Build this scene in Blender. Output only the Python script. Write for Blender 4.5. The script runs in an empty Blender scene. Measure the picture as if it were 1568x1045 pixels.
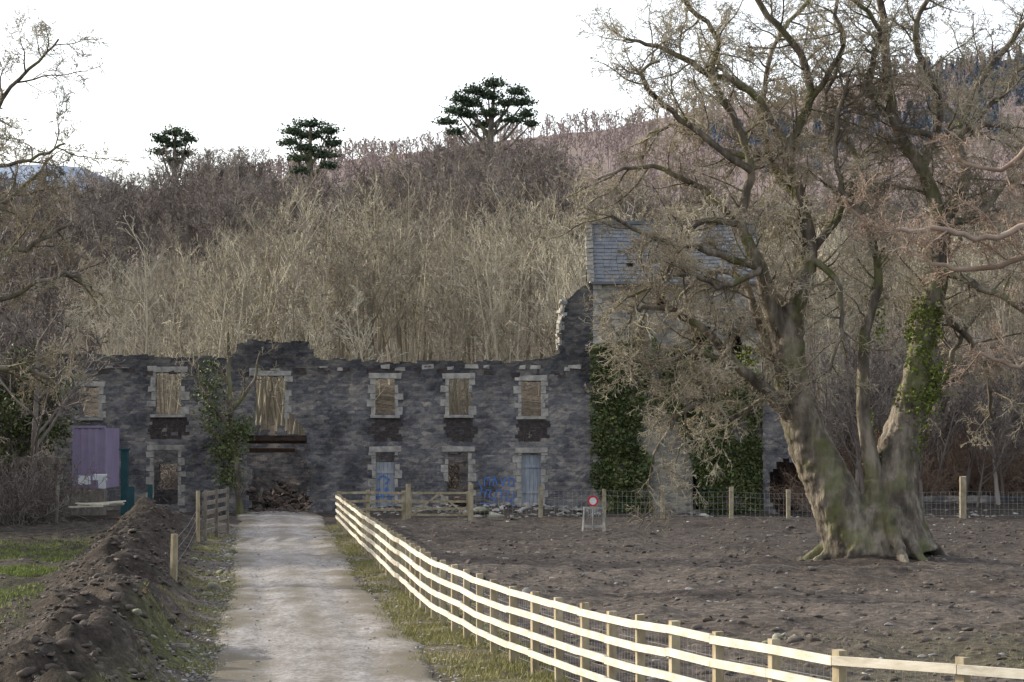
import bpy, math, random, bmesh
import numpy as np
from mathutils import Vector, Matrix
R=random.Random(7); rng=np.random.default_rng(7)
F=4000.0; CX=784.0; CY=522.5; CAMH=3.28; PITCH=math.atan(149.5/F)
cP,sP=math.cos(PITCH),math.sin(PITCH)
def W(x,y,D):
    u=x-CX; w=CY-y
    s=D/(F*cP-w*sP)
    return Vector((u*s,D,CAMH+(F*sP+w*cP)*s))
def G(x,y):
    u=x-CX; w=CY-y
    s=-CAMH/(F*sP+w*cP)
    return Vector((u*s,(F*cP-w*sP)*s,0))
scene=bpy.context.scene
COL=scene.collection
# ---------------------------------------------------------------- noise
_lat=rng.random((256,256))
def vnoise(x,y,s=1.0,o=0):
    x=np.asarray(x,float)/s+17.3+o*31.7; y=np.asarray(y,float)/s+91.1+o*57.3
    xi=np.floor(x).astype(int); yi=np.floor(y).astype(int)
    fx=x-xi; fy=y-yi; fx=fx*fx*(3-2*fx); fy=fy*fy*(3-2*fy)
    a=_lat[xi%256,yi%256]; b=_lat[(xi+1)%256,yi%256]; c=_lat[xi%256,(yi+1)%256]; d=_lat[(xi+1)%256,(yi+1)%256]
    return (a*(1-fx)+b*fx)*(1-fy)+(c*(1-fx)+d*fx)*fy-0.5
def fbm(x,y,s,o=0,n=3):
    r=0;a=1
    for i in range(n): r=r+a*vnoise(x,y,s/2**i,o+i); a*=0.5
    return r
def sstep(a,b,x):
    t=np.clip((x-a)/(b-a),0,1); return t*t*(3-2*t)
# ---------------------------------------------------------------- materials
def newmat(name):
    m=bpy.data.materials.new(name); m.use_nodes=True
    nt=m.node_tree; b=nt.nodes['Principled BSDF']; b.inputs['Specular IOR Level'].default_value=0.15
    return m,nt,b
def ramp(nt,cols,lo=0.3,hi=0.7):
    r=nt.nodes.new('ShaderNodeValToRGB'); n=len(cols)
    e=r.color_ramp.elements
    while len(e)<n: e.new(0.5)
    for i,c in enumerate(cols):
        e[i].position=lo+(hi-lo)*i/(n-1); e[i].color=(c[0],c[1],c[2],1)
    return r
def mat(name,cols,scale=4,rough=0.9,bump=0.3,bscale=None,stretch=(1,1,1),rand=0.0,lo=0.3,hi=0.7,dist=0.05,spec=0.15,patch=None):
    m,nt,b=newmat(name); L=nt.links
    tc=nt.nodes.new('ShaderNodeTexCoord'); mp=nt.nodes.new('ShaderNodeMapping'); mp.inputs['Scale'].default_value=stretch
    L.new(tc.outputs['Object'],mp.inputs['Vector'])
    n=nt.nodes.new('ShaderNodeTexNoise'); n.inputs['Scale'].default_value=scale; n.inputs['Detail'].default_value=5; n.inputs['Roughness'].default_value=0.65
    L.new(mp.outputs[0],n.inputs['Vector'])
    r=ramp(nt,cols,lo,hi)
    if rand>0:
        oi=nt.nodes.new('ShaderNodeObjectInfo'); ma=nt.nodes.new('ShaderNodeMath'); ma.operation='MULTIPLY_ADD'
        ma.inputs[1].default_value=rand; ma.inputs[2].default_value=-rand/2
        L.new(oi.outputs['Random'],ma.inputs[0])
        ad=nt.nodes.new('ShaderNodeMath'); ad.operation='ADD'
        L.new(n.outputs['Fac'],ad.inputs[0]); L.new(ma.outputs[0],ad.inputs[1]); L.new(ad.outputs[0],r.inputs[0])
    else: L.new(n.outputs['Fac'],r.inputs[0])
    out=r.outputs[0]
    if patch:
        n4=nt.nodes.new('ShaderNodeTexNoise'); n4.inputs['Scale'].default_value=patch[1]; n4.inputs['Detail'].default_value=6; L.new(tc.outputs['Object'],n4.inputs['Vector'])
        r4=ramp(nt,[(0,0,0),(patch[2],)*3],0.5,0.62); L.new(n4.outputs['Fac'],r4.inputs[0])
        mx=nt.nodes.new('ShaderNodeMixRGB'); L.new(r4.outputs[0],mx.inputs[0]); L.new(out,mx.inputs[1]); mx.inputs[2].default_value=(*patch[0],1); out=mx.outputs[0]
    L.new(out,b.inputs['Base Color'])
    b.inputs['Roughness'].default_value=rough; b.inputs['Specular IOR Level'].default_value=spec
    if bump>0:
        n2=nt.nodes.new('ShaderNodeTexNoise'); n2.inputs['Scale'].default_value=bscale or scale*3; n2.inputs['Detail'].default_value=4
        L.new(mp.outputs[0],n2.inputs['Vector'])
        bp=nt.nodes.new('ShaderNodeBump'); bp.inputs['Strength'].default_value=bump; bp.inputs['Distance'].default_value=dist
        L.new(n2.outputs['Fac'],bp.inputs['Height']); L.new(bp.outputs[0],b.inputs['Normal'])
    return m
def masonry(name,c1,c2,mort,stain,bw=0.36,rh=0.15,lime=0.5):
    m,nt,b=newmat(name); L=nt.links; N=nt.nodes.new
    tc=N('ShaderNodeTexCoord'); sx=N('ShaderNodeSeparateXYZ'); L.new(tc.outputs['Object'],sx.inputs[0])
    ad=N('ShaderNodeMath'); L.new(sx.outputs[0],ad.inputs[0]); L.new(sx.outputs[1],ad.inputs[1])
    cb=N('ShaderNodeCombineXYZ'); L.new(ad.outputs[0],cb.inputs[0]); L.new(sx.outputs[2],cb.inputs[1])
    nd=N('ShaderNodeTexNoise'); nd.inputs['Scale'].default_value=3.0; nd.inputs['Detail'].default_value=3; L.new(tc.outputs['Object'],nd.inputs['Vector'])
    mx=N('ShaderNodeMixRGB'); mx.blend_type='LINEAR_LIGHT'; mx.inputs[0].default_value=0.07; L.new(cb.outputs[0],mx.inputs[1]); L.new(nd.outputs['Color'],mx.inputs[2])
    br=N('ShaderNodeTexBrick'); br.inputs['Scale'].default_value=1; br.inputs['Brick Width'].default_value=bw; br.inputs['Row Height'].default_value=rh
    br.inputs['Mortar Size'].default_value=0.013; br.inputs['Mortar Smooth'].default_value=0.6; br.inputs['Bias'].default_value=0.0; br.squash=1.4; br.squash_frequency=3; br.offset_frequency=2
    mo=tuple(0.6*a+0.4*b_ for a,b_ in zip(mort,c1))
    br.inputs['Color1'].default_value=(*c1,1); br.inputs['Color2'].default_value=(*c2,1); br.inputs['Mortar'].default_value=(*mo,1)
    L.new(mx.outputs[0],br.inputs['Vector'])
    vs=N('ShaderNodeMapping'); vs.inputs['Scale'].default_value=(2.8,6.6,1); L.new(mx.outputs[0],vs.inputs['Vector'])
    vo=N('ShaderNodeTexVoronoi'); vo.inputs['Scale'].default_value=1; L.new(vs.outputs[0],vo.inputs['Vector'])
    sv=N('ShaderNodeSeparateXYZ'); L.new(vo.outputs['Color'],sv.inputs[0])
    rv=ramp(nt,[(0.72,0.72,0.76),(0.94,0.94,0.96),(1.1,1.05,0.98),(1.6,1.48,1.34)],0.05,0.97); L.new(sv.outputs[0],rv.inputs[0])
    mv=N('ShaderNodeMixRGB'); mv.blend_type='MULTIPLY'; mv.inputs[0].default_value=1; L.new(br.outputs['Color'],mv.inputs[1]); L.new(rv.outputs[0],mv.inputs[2])
    n1=N('ShaderNodeTexNoise'); n1.inputs['Scale'].default_value=0.6; n1.inputs['Detail'].default_value=6; n1.inputs['Roughness'].default_value=0.7
    L.new(tc.outputs['Object'],n1.inputs['Vector'])
    r1=ramp(nt,[stain,(0.82,0.82,0.83),(1.25,1.2,1.13)],0.38,0.6); L.new(n1.outputs['Fac'],r1.inputs[0])
    m1=N('ShaderNodeMixRGB'); m1.blend_type='MULTIPLY'; m1.inputs[0].default_value=1; L.new(mv.outputs[0],m1.inputs[1]); L.new(r1.outputs[0],m1.inputs[2])
    n3=N('ShaderNodeTexNoise'); n3.inputs['Scale'].default_value=3.2; n3.inputs['Detail'].default_value=8; n3.inputs['Roughness'].default_value=0.8
    L.new(tc.outputs['Object'],n3.inputs['Vector'])
    r3=ramp(nt,[(0,0,0),(1,1,1)],0.55,0.68); L.new(n3.outputs['Fac'],r3.inputs[0])
    ml=N('ShaderNodeMath'); ml.operation='MULTIPLY'; ml.inputs[1].default_value=lime; L.new(r3.outputs[0],ml.inputs[0])
    m2=N('ShaderNodeMixRGB'); L.new(ml.outputs[0],m2.inputs[0]); L.new(m1.outputs[0],m2.inputs[1]); m2.inputs[2].default_value=(*mort,1)
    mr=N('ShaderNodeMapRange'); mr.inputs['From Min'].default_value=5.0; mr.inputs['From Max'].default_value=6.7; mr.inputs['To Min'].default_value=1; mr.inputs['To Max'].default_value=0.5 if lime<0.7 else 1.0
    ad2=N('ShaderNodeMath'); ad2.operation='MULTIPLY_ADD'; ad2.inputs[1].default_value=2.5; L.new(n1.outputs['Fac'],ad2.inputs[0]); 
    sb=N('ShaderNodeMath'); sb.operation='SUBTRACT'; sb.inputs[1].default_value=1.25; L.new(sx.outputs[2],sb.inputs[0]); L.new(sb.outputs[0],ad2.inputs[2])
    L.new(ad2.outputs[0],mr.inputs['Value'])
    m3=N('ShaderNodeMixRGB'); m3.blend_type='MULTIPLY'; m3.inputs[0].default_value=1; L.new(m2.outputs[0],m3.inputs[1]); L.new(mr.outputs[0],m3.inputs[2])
    L.new(m3.outputs[0],b.inputs['Base Color']); b.inputs['Roughness'].default_value=0.95
    a3=N('ShaderNodeMath'); a3.operation='MULTIPLY_ADD'; a3.inputs[1].default_value=-1.2; L.new(br.outputs['Fac'],a3.inputs[0]); L.new(n3.outputs['Fac'],a3.inputs[2])
    bp=N('ShaderNodeBump'); bp.inputs['Strength'].default_value=0.8; bp.inputs['Distance'].default_value=0.03; L.new(a3.outputs[0],bp.inputs['Height']); L.new(bp.outputs[0],b.inputs['Normal'])
    return m
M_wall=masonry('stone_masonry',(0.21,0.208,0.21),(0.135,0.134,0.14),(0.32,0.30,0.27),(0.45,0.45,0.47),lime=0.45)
M_tall=masonry('rendered_masonry',(0.31,0.295,0.25),(0.22,0.21,0.19),(0.40,0.37,0.29),(0.55,0.55,0.54),lime=0.75)
M_dress=mat('dressed_stone',[(0.18,0.17,0.155),(0.33,0.31,0.275),(0.50,0.465,0.40)],3,bump=0.5,bscale=12,dist=0.02)
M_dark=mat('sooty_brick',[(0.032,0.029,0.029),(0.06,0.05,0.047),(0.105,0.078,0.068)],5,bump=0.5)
M_rub=mat('rubble',[(0.06,0.05,0.044),(0.13,0.10,0.085),(0.26,0.215,0.18)],1.5,bump=0.5,lo=0.35,hi=0.75)
M_slate=mat('slate',[(0.11,0.118,0.128),(0.155,0.162,0.172),(0.23,0.222,0.20)],2.2,rough=0.85,bump=0.4,stretch=(1,1,4),lo=.35,hi=.75)
M_rail=mat('weathered_rail_wood',[(0.42,0.37,0.28),(0.60,0.55,0.44),(0.70,0.66,0.56)],3,bump=0.3,bscale=14,stretch=(1,1,4),dist=0.01)
M_post=mat('post_wood',[(0.20,0.16,0.10),(0.33,0.275,0.18),(0.46,0.40,0.285)],5,bump=0.3,stretch=(1,1,.4),dist=0.01)
M_oldpost=mat('old_post_wood',[(0.10,0.087,0.073),(0.19,0.165,0.135),(0.30,0.265,0.215)],5,bump=0.3,stretch=(1,1,.4),dist=0.01)
M_bark=mat('bark',[(0.06,0.05,0.04),(0.145,0.122,0.095),(0.30,0.26,0.20)],2.6,bump=1.0,bscale=7,stretch=(1,1,.3),dist=0.09,lo=.34,hi=.66,patch=((0.135,0.145,0.05),1.1,0.6))
M_twig=mat('twigs',[(0.13,0.11,0.08),(0.29,0.25,0.18),(0.50,0.445,0.335)],0.45,bump=0,lo=.33,hi=.66)
M_twigr=mat('reddish_twigs',[(0.18,0.125,0.095),(0.31,0.235,0.18),(0.44,0.35,0.28)],0.7,bump=0)
M_cop=mat('coppice_bark',[(0.19,0.165,0.12),(0.33,0.295,0.22),(0.48,0.435,0.33)],0.5,bump=0,rand=0.5)
M_cop2=mat('willow_bark',[(0.18,0.15,0.115),(0.28,0.242,0.19),(0.40,0.355,0.28)],0.5,bump=0,rand=0.5)
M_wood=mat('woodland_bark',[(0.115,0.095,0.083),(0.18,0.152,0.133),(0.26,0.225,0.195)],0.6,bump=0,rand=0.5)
M_far=mat('far_woodland_hazed',[(0.22,0.175,0.165),(0.285,0.23,0.218),(0.34,0.285,0.27)],1,bump=0,rand=0.4)  # bark paled with distance haze, put straight into the colour
M_con=mat('far_conifer_hazed',[(0.15,0.18,0.22),(0.18,0.21,0.25),(0.21,0.235,0.27)],1,bump=0,rand=0.4)  # needle colour blued and lightened, aerial haze painted in
M_pine=mat('pine_needles',[(0.035,0.055,0.035),(0.07,0.10,0.058),(0.12,0.155,0.09)],0.5,bump=0)
M_ivy=mat('ivy_leaves',[(0.045,0.062,0.022),(0.09,0.115,0.036),(0.165,0.185,0.06)],1.2,bump=0,rough=0.6,spec=0.3)
M_grass=mat('grass_blades',[(0.15,0.15,0.055),(0.23,0.22,0.09),(0.34,0.30,0.15)],0.8,bump=0)
M_grassg=mat('green_grass_blades',[(0.11,0.145,0.04),(0.18,0.215,0.06),(0.26,0.27,0.11)],0.8,bump=0)
M_bracken=mat('dead_bracken',[(0.13,0.085,0.06),(0.21,0.145,0.105),(0.30,0.225,0.165)],1.2,bump=0)
M_clod=mat('soil',[(0.05,0.041,0.034),(0.095,0.079,0.066),(0.15,0.128,0.108)],1.0,bump=0.8,bscale=9)
M_stone=mat('field_stone',[(0.13,0.12,0.11),(0.24,0.225,0.205),(0.45,0.43,0.40)],1.5,bump=0.5,bscale=9)
M_moss=mat('mossy_stone',[(0.10,0.12,0.04),(0.22,0.21,0.15),(0.40,0.38,0.33)],4,bump=0.5,bscale=9)
M_wire=mat('galvanised_wire',[(0.2,0.2,0.2),(0.3,0.3,0.3)],3,rough=0.5,bump=0)
M_white=mat('white_paint',[(0.55,0.55,0.55),(0.75,0.75,0.75)],3,rough=0.5,bump=0)
M_red=mat('red_paint',[(0.45,0.03,0.03),(0.6,0.05,0.05)],3,rough=0.5,bump=0)
M_blue=mat('blue_spray_paint',[(0.06,0.14,0.40),(0.10,0.22,0.55)],6,rough=0.6,bump=0)
M_lilac=mat('lilac_paint',[(0.25,0.20,0.29),(0.33,0.265,0.37)],1,rough=0.6,bump=0)
M_teal=mat('teal_paint',[(0.015,0.05,0.06),(0.03,0.08,0.09)],3,rough=0.5,bump=0)
M_board=mat('weathered_board',[(0.19,0.21,0.24),(0.29,0.31,0.34),(0.43,0.43,0.43)],1.6,bump=0.2,stretch=(3,1,.5))
M_steel=mat('rusty_steel',[(0.03,0.025,0.02),(0.08,0.05,0.04)],5,bump=0.3)
def road_material():
    m,nt,b=newmat('worn_gravel_track'); L=nt.links; N=nt.nodes.new
    tc=N('ShaderNodeTexCoord')
    mp=N('ShaderNodeMapping'); mp.inputs['Scale'].default_value=(1,0.3,1); L.new(tc.outputs['Object'],mp.inputs['Vector'])
    n=N('ShaderNodeTexNoise'); n.inputs['Scale'].default_value=1.8; n.inputs['Detail'].default_value=9; n.inputs['Roughness'].default_value=0.8; L.new(mp.outputs[0],n.inputs['Vector'])
    r=ramp(nt,[(0.145,0.128,0.112),(0.235,0.217,0.20),(0.31,0.292,0.275)],0.36,0.62); L.new(n.outputs['Fac'],r.inputs[0])
    mp2=N('ShaderNodeMapping'); mp2.inputs['Scale'].default_value=(1,0.4,1); L.new(tc.outputs['Object'],mp2.inputs['Vector'])
    n2=N('ShaderNodeTexNoise'); n2.inputs['Scale'].default_value=13; n2.inputs['Detail'].default_value=7; n2.inputs['Roughness'].default_value=0.85; L.new(mp2.outputs[0],n2.inputs['Vector'])
    r2=ramp(nt,[(0.45,0.43,0.40),(1.0,1.0,1.0),(1.45,1.45,1.45)],0.35,0.66); L.new(n2.outputs['Fac'],r2.inputs[0])
    mx=N('ShaderNodeMixRGB'); mx.blend_type='MULTIPLY'; mx.inputs[0].default_value=1; L.new(r.outputs[0],mx.inputs[1]); L.new(r2.outputs[0],mx.inputs[2])
    at=N('ShaderNodeAttribute'); at.attribute_name='dirt'
    m3=N('ShaderNodeMixRGB'); L.new(at.outputs['Fac'],m3.inputs[0]); L.new(mx.outputs[0],m3.inputs[1]); m3.inputs[2].default_value=(0.13,0.112,0.08,1)
    L.new(m3.outputs[0],b.inputs['Base Color']); b.inputs['Roughness'].default_value=0.85
    bp=N('ShaderNodeBump'); bp.inputs['Strength'].default_value=0.6; bp.inputs['Distance'].default_value=0.025; L.new(n2.outputs['Fac'],bp.inputs['Height']); L.new(bp.outputs[0],b.inputs['Normal'])
    return m
def ground_material():
    m,nt,b=newmat('earth_and_grass'); L=nt.links; N=nt.nodes.new
    tc=N('ShaderNodeTexCoord'); at=N('ShaderNodeAttribute'); at.attribute_name='alb'
    n=N('ShaderNodeTexNoise'); n.inputs['Scale'].default_value=4; n.inputs['Detail'].default_value=9; n.inputs['Roughness'].default_value=0.8; L.new(tc.outputs['Object'],n.inputs['Vector'])
    r=ramp(nt,[(0.35,0.34,0.33),(0.95,0.95,0.95),(2.1,2.03,1.92)],0.36,0.68); L.new(n.outputs['Fac'],r.inputs[0])
    mx=N('ShaderNodeMixRGB'); mx.blend_type='MULTIPLY'; mx.inputs[0].default_value=1; L.new(at.outputs['Color'],mx.inputs[1]); L.new(r.outputs[0],mx.inputs[2])
    L.new(mx.outputs[0],b.inputs['Base Color']); b.inputs['Roughness'].default_value=0.95
    n2=N('ShaderNodeTexNoise'); n2.inputs['Scale'].default_value=5; n2.inputs['Detail'].default_value=8; n2.inputs['Roughness'].default_value=0.75; L.new(tc.outputs['Object'],n2.inputs['Vector'])
    bp=N('ShaderNodeBump'); bp.inputs['Strength'].default_value=1.0; bp.inputs['Distance'].default_value=0.15; L.new(n2.outputs['Fac'],bp.inputs['Height']); L.new(bp.outputs[0],b.inputs['Normal'])
    return m
# ---------------------------------------------------------------- mesh helpers
class Buf:
    def __init__(s): s.v=[]; s.f=[]
    def tube(s,pts,rad,sides,cap0=False):
        n0=len(s.v); m=len(pts)
        ref=Vector((0.31,0.77,0.55)); 
        for i in range(m):
            t=(pts[min(i+1,m-1)]-pts[max(i-1,0)])
            if t.length<1e-6: t=Vector((0,0,1))
            t.normalize()
            a=t.cross(ref)
            if a.length<0.1: a=t.cross(Vector((1,0,0)))
            a.normalize(); b=t.cross(a); p=pts[i]; r=rad[i]
            for k in range(sides):
                an=6.28318*k/sides; c=math.cos(an)*r; d=math.sin(an)*r
                s.v.append((p.x+a.x*c+b.x*d,p.y+a.y*c+b.y*d,p.z+a.z*c+b.z*d))
        for i in range(m-1):
            for k in range(sides):
                k2=(k+1)%sides; A=n0+i*sides
                s.f.append((A+k,A+k2,A+sides+k2,A+sides+k))
        if sides>3: s.f.append(tuple(n0+(m-1)*sides+k for k in range(sides)))
        if cap0: s.f.append(tuple(n0+k for k in reversed(range(sides))))
    def box(s,c,sz,rot=0.0,jit=0.0,M=None):
        n0=len(s.v); cx,cy,cz=c; ca,sa=math.cos(rot),math.sin(rot)
        for dx,dy,dz in ((-1,-1,-1),(1,-1,-1),(1,1,-1),(-1,1,-1),(-1,-1,1),(1,-1,1),(1,1,1),(-1,1,1)):
            x=dx*sz[0]/2+R.uniform(-jit,jit); y=dy*sz[1]/2+R.uniform(-jit,jit); z=dz*sz[2]/2+R.uniform(-jit,jit)
            if M is not None:
                p=M@Vector((x,y,z)); s.v.append((cx+p.x,cy+p.y,cz+p.z))
            else: s.v.append((cx+x*ca-y*sa,cy+x*sa+y*ca,cz+z))
        for q in ((0,3,2,1),(4,5,6,7),(0,1,5,4),(1,2,6,5),(2,3,7,6),(3,0,4,7)): s.f.append(tuple(n0+i for i in q))
    def beam(s,p,q,w,h):
        d=q-p; L=d.length; x=d.normalized(); y=Vector((0,0,1)).cross(x)
        if y.length<0.01: y=Vector((0,1,0))
        y.normalize(); z=x.cross(y); M=Matrix((x,y,z)).transposed()
        s.box(((p+q)/2),(L,w,h),M=M)
    def mesh(s,name,mats,smooth=False):
        me=bpy.data.meshes.new(name); me.from_pydata(s.v,[],s.f)
        for m in (mats if isinstance(mats,list) else [mats]): me.materials.append(m)
        if smooth: me.polygons.foreach_set('use_smooth',[True]*len(me.polygons))
        me.update(); return me
    def obj(s,name,mats,parent=None,smooth=False):
        return addobj(name,s.mesh(name,mats,smooth),parent)
def addobj(name,me,parent=None):
    o=bpy.data.objects.new(name,me); COL.objects.link(o)
    if parent: o.parent=parent
    return o
def empty(name,loc=(0,0,0)):
    o=bpy.data.objects.new(name,None); COL.objects.link(o); o.location=(0,0,0); o.empty_display_size=0.5; return o
def npmesh(name,V,Fc,m,smooth=False):
    V=np.asarray(V,np.float32); Fc=np.asarray(Fc,np.int32); k=Fc.shape[1]
    me=bpy.data.meshes.new(name); me.vertices.add(len(V)); me.vertices.foreach_set('co',V.ravel())
    me.loops.add(Fc.size); me.loops.foreach_set('vertex_index',Fc.ravel())
    me.polygons.add(len(Fc)); me.polygons.foreach_set('loop_start',np.arange(0,Fc.size,k,dtype=np.int32))
    try: me.polygons.foreach_set('loop_total',np.full(len(Fc),k,np.int32))
    except Exception: pass
    if smooth: me.polygons.foreach_set('use_smooth',np.ones(len(Fc),bool))
    me.materials.append(m); me.update(calc_edges=True); return me
def leaves(C,size,flat=0.0):
    C=np.asarray(C,float); n=len(C)
    a=rng.normal(size=(n,3)); a[:,2]*=(1-flat); a/=np.linalg.norm(a,axis=1)[:,None]
    b=rng.normal(size=(n,3)); b[:,2]*=(1-flat); b-=a*(a*b).sum(1)[:,None]; b/=np.linalg.norm(b,axis=1)[:,None]
    s=(size*rng.uniform(0.6,1.4,n))[:,None]
    V=np.stack([C-a*s*.5,C-b*s*.32,C+a*s*.5,C+b*s*.32],1).reshape(-1,3)
    return V,np.arange(4*n).reshape(-1,4)
def scatter(name,proto,P,S,parent,tilt=0.03):
    n=len(P); P=np.asarray(P,float); S=np.asarray(S,float); an=rng.uniform(0,6.283,n); q=[]
    tx=rng.normal(0,tilt,n); ty=rng.normal(0,tilt,n)
    for k in range(4):
        t=an+math.pi/2*k; dx=np.cos(t)*S*0.7071; dy=np.sin(t)*S*0.7071
        q.append(np.stack([P[:,0]+dx,P[:,1]+dy,P[:,2]+dx*tx+dy*ty],1))
    V=np.stack(q,1).reshape(-1,3)
    me=npmesh(name,V,np.arange(4*n).reshape(-1,4),M_wood)
    o=addobj(name,me,parent); o.instance_type='FACES'; o.use_instance_faces_scale=True
    o.show_instancer_for_render=False
    for i,pm in enumerate(proto if isinstance(proto,(list,tuple)) else [proto]): addobj(name+'_plant',pm,o)
    return o
# ---------------------------------------------------------------- terrain
def road_c(D): return np.interp(D,[-30,15,35,40,57.5,80,102.6,110,116,126],[1.5,-0.7,-2.45,-2.95,-4.7,-6.95,-8.95,-9.8,-10.5,-10.8])
def road_w(D): return np.interp(D,[0,35,50,60,100,112,118],[3.5,3.3,3.1,3.0,3.4,3.6,3.0])
def bank_c(D): return np.interp(D,[0,25,30,43,60,80,96,104],[-3.5,-4.7,-5.1,-6.5,-8.9,-11.2,-13,-14])
ridge_px=np.array([-600,0,150,270,400,475,600,640,690,830,880,950,1100,1568,2200]); ridge_y=np.array([262,268,260,252,250,262,252,230,194,200,262,280,300,300,290])
far_px=np.array([-900,0,200,400,540,660,830,1000,1200,1400,1568,1900,2600]); far_y=np.array([300,268,268,255,217,208,184,160,126,90,62,34,60])
def height(x,y):
    x=np.asarray(x,float); y=np.asarray(y,float)
    zr=CAMH+(672-np.interp(x/300*F+CX,ridge_px,ridge_y))*300/F-11.5
    zf=CAMH+(672-np.interp(x/1500*F+CX,far_px,far_y))*1500/F-9
    z=np.zeros_like(x)
    s=sstep(12,17,x); y0=120-8*s
    z=8.5*sstep(0,1,(y-y0)/(170-y0))*np.where(y>y0,1,0)
    z=z+s*1.2*sstep(108,122,y)
    t=np.clip((y-165)/135,0,1); z=np.where(y>165,z+(zr-z)*t,z)
    t=np.clip((y-330)/170,0,1); z=np.where(y>330,zr-6*np.sin(np.pi*np.clip(t,0,1))*1.0,z)
    t=np.clip((y-500)/1000,0,1); z=np.where(y>500,zr+(zf-zr)*t,z)
    t=np.clip((y-1500)/1200,0,1); z=np.where(y>1500,zf*(1-0.6*sstep(0,1,t)),z)
    b=np.exp(-((y-3600)/450)**2)*sstep(-180,-620,x)*(388+fbm(x,y,220,77)*14)
    z=np.maximum(z,b)
    z=z+fbm(x,y,60,3)*np.clip((y-300)/300,0,1)*4
    rc=np.abs(x-road_c(y)); rw=road_w(y)/2
    off=sstep(0.1,1.6,rc-rw)*np.where(y<125,1,1-sstep(125,130,y))
    field=(fbm(x,y,1.3,1,4)*0.20+fbm(x,y,0.5,41,2)*0.09+fbm(x,y,7,2,2)*0.16)
    z=z+field*off
    bc=bank_c(y); d=x-bc
    hb=np.interp(y,[0,20,90,104,108],[0.8,0.8,0.7,0.35,0])
    bank=hb*np.exp(-(d/1.15)**2)*(1+fbm(x,y,1.8,6,4)*0.9+fbm(x,y,0.45,16,2)*0.5)+np.where(d<1,1,0)*fbm(x,y,0.8,9,3)*0.12*np.exp(-((d+2)/4)**2)
    z=z+bank*sstep(0.0,1.3,rc-rw)
    rb=np.exp(-((y-112.8)/1.6)**2)*sstep(-7.5,-5,x)*(1-sstep(2,3.5,x))
    z=z+rb*0.25*(1+fbm(x,y,1.2,11)*1.5)
    z=z+0.22*np.exp(-(((x-10)/2.6)**2+((y-69)/2.6)**2))
    z=z-0.035*(1-sstep(0,0.5,rc-rw))*np.where(y<119,1,0)
    return z
def hgt(x,y): return float(height(np.array([x]),np.array([y]))[0])
def axis(segs):
    out=[]
    for a,b,st in segs: out+=list(np.arange(a,b,st))
    out.append(segs[-1][1]); return np.array(out)
xs=axis([(-5000,-1000,200),(-1000,-300,40),(-300,-60,10),(-60,-22,2),(-22,-14,0.4),(-14,12,0.14),(12,20,0.3),(20,60,2),(60,300,10),(300,1000,50),(1000,5000,400)])
ys=axis([(-600,0,60),(0,22,2),(22,60,0.2),(60,100,0.3),(100,120,0.3),(120,200,2),(200,340,5),(340,1000,20),(1000,1600,20),(1600,4600,120),(4600,8000,500)])
X,Y=np.meshgrid(xs,ys); Z=height(X,Y)
nx,ny=len(xs),len(ys)
V=np.stack([X,Y,Z],2).reshape(-1,3)
idx=np.arange(nx*ny).reshape(ny,nx)
Fc=np.stack([idx[:-1,:-1],idx[:-1,1:],idx[1:,1:],idx[1:,:-1]],2).reshape(-1,4)
M_ground=ground_material()
me=npmesh('ground',V,Fc,M_ground,True)
def lerp(a,b,t): return a*(1-t[...,None])+np.array(b)*t[...,None]
A=np.zeros((ny,nx,3))+np.array((0.098,0.080,0.067))
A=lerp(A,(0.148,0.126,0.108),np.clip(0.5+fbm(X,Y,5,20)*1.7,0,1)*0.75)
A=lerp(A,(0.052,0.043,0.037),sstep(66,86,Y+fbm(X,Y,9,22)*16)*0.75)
A=lerp(A,(0.12,0.12,0.058),sstep(0.1,0.5,fbm(X,Y,6,24)+0.5*sstep(36,26,Y))*sstep(3,8,X)*sstep(48,36,Y)*0.5)
d=X-bank_c(Y)
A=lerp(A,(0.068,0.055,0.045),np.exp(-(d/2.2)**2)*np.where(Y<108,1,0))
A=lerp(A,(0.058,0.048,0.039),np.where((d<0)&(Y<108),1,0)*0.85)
gl=np.exp(-((Y-64)/8.5)**2)*sstep(-1.2,-2.8,d)*sstep(-0.35,0.1,fbm(X,Y,2.5,30))
A=lerp(A,(0.13,0.17,0.05),gl*0.9)
rcx=X-road_c(Y); rw=road_w(Y)/2
gR=sstep(-0.2,0.3,rcx-rw)*(1-sstep(1.4,2.2,rcx-rw))*np.where(Y<101,1,0)
A=lerp(A,(0.18,0.162,0.09),gR*np.clip(0.75+fbm(X,Y,1.5,33)*1.2,0,1))
gL=sstep(0.2,-0.2,rcx+rw)*(1-sstep(-0.7,-1.4,rcx+rw))*np.where(Y<101,1,0)
A=lerp(A,(0.16,0.138,0.112),gL*np.clip(0.7+fbm(X,Y,1.0,35)*1.4,0,1))
A=lerp(A,(0.13,0.135,0.055),gL*sstep(0.05,0.3,fbm(X,Y,2.4,37)))
A=lerp(A,(0.15,0.125,0.095),sstep(118,125,Y))
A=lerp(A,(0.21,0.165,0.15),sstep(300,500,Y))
A=lerp(A,(0.30,0.36,0.45),sstep(1900,2600,Y))  # farthest ridge: atmospheric haze painted into the ground colour
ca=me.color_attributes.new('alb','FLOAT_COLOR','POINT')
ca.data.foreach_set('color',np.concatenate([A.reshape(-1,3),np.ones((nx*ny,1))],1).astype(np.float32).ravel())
ground=addobj('ground',me)
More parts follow.
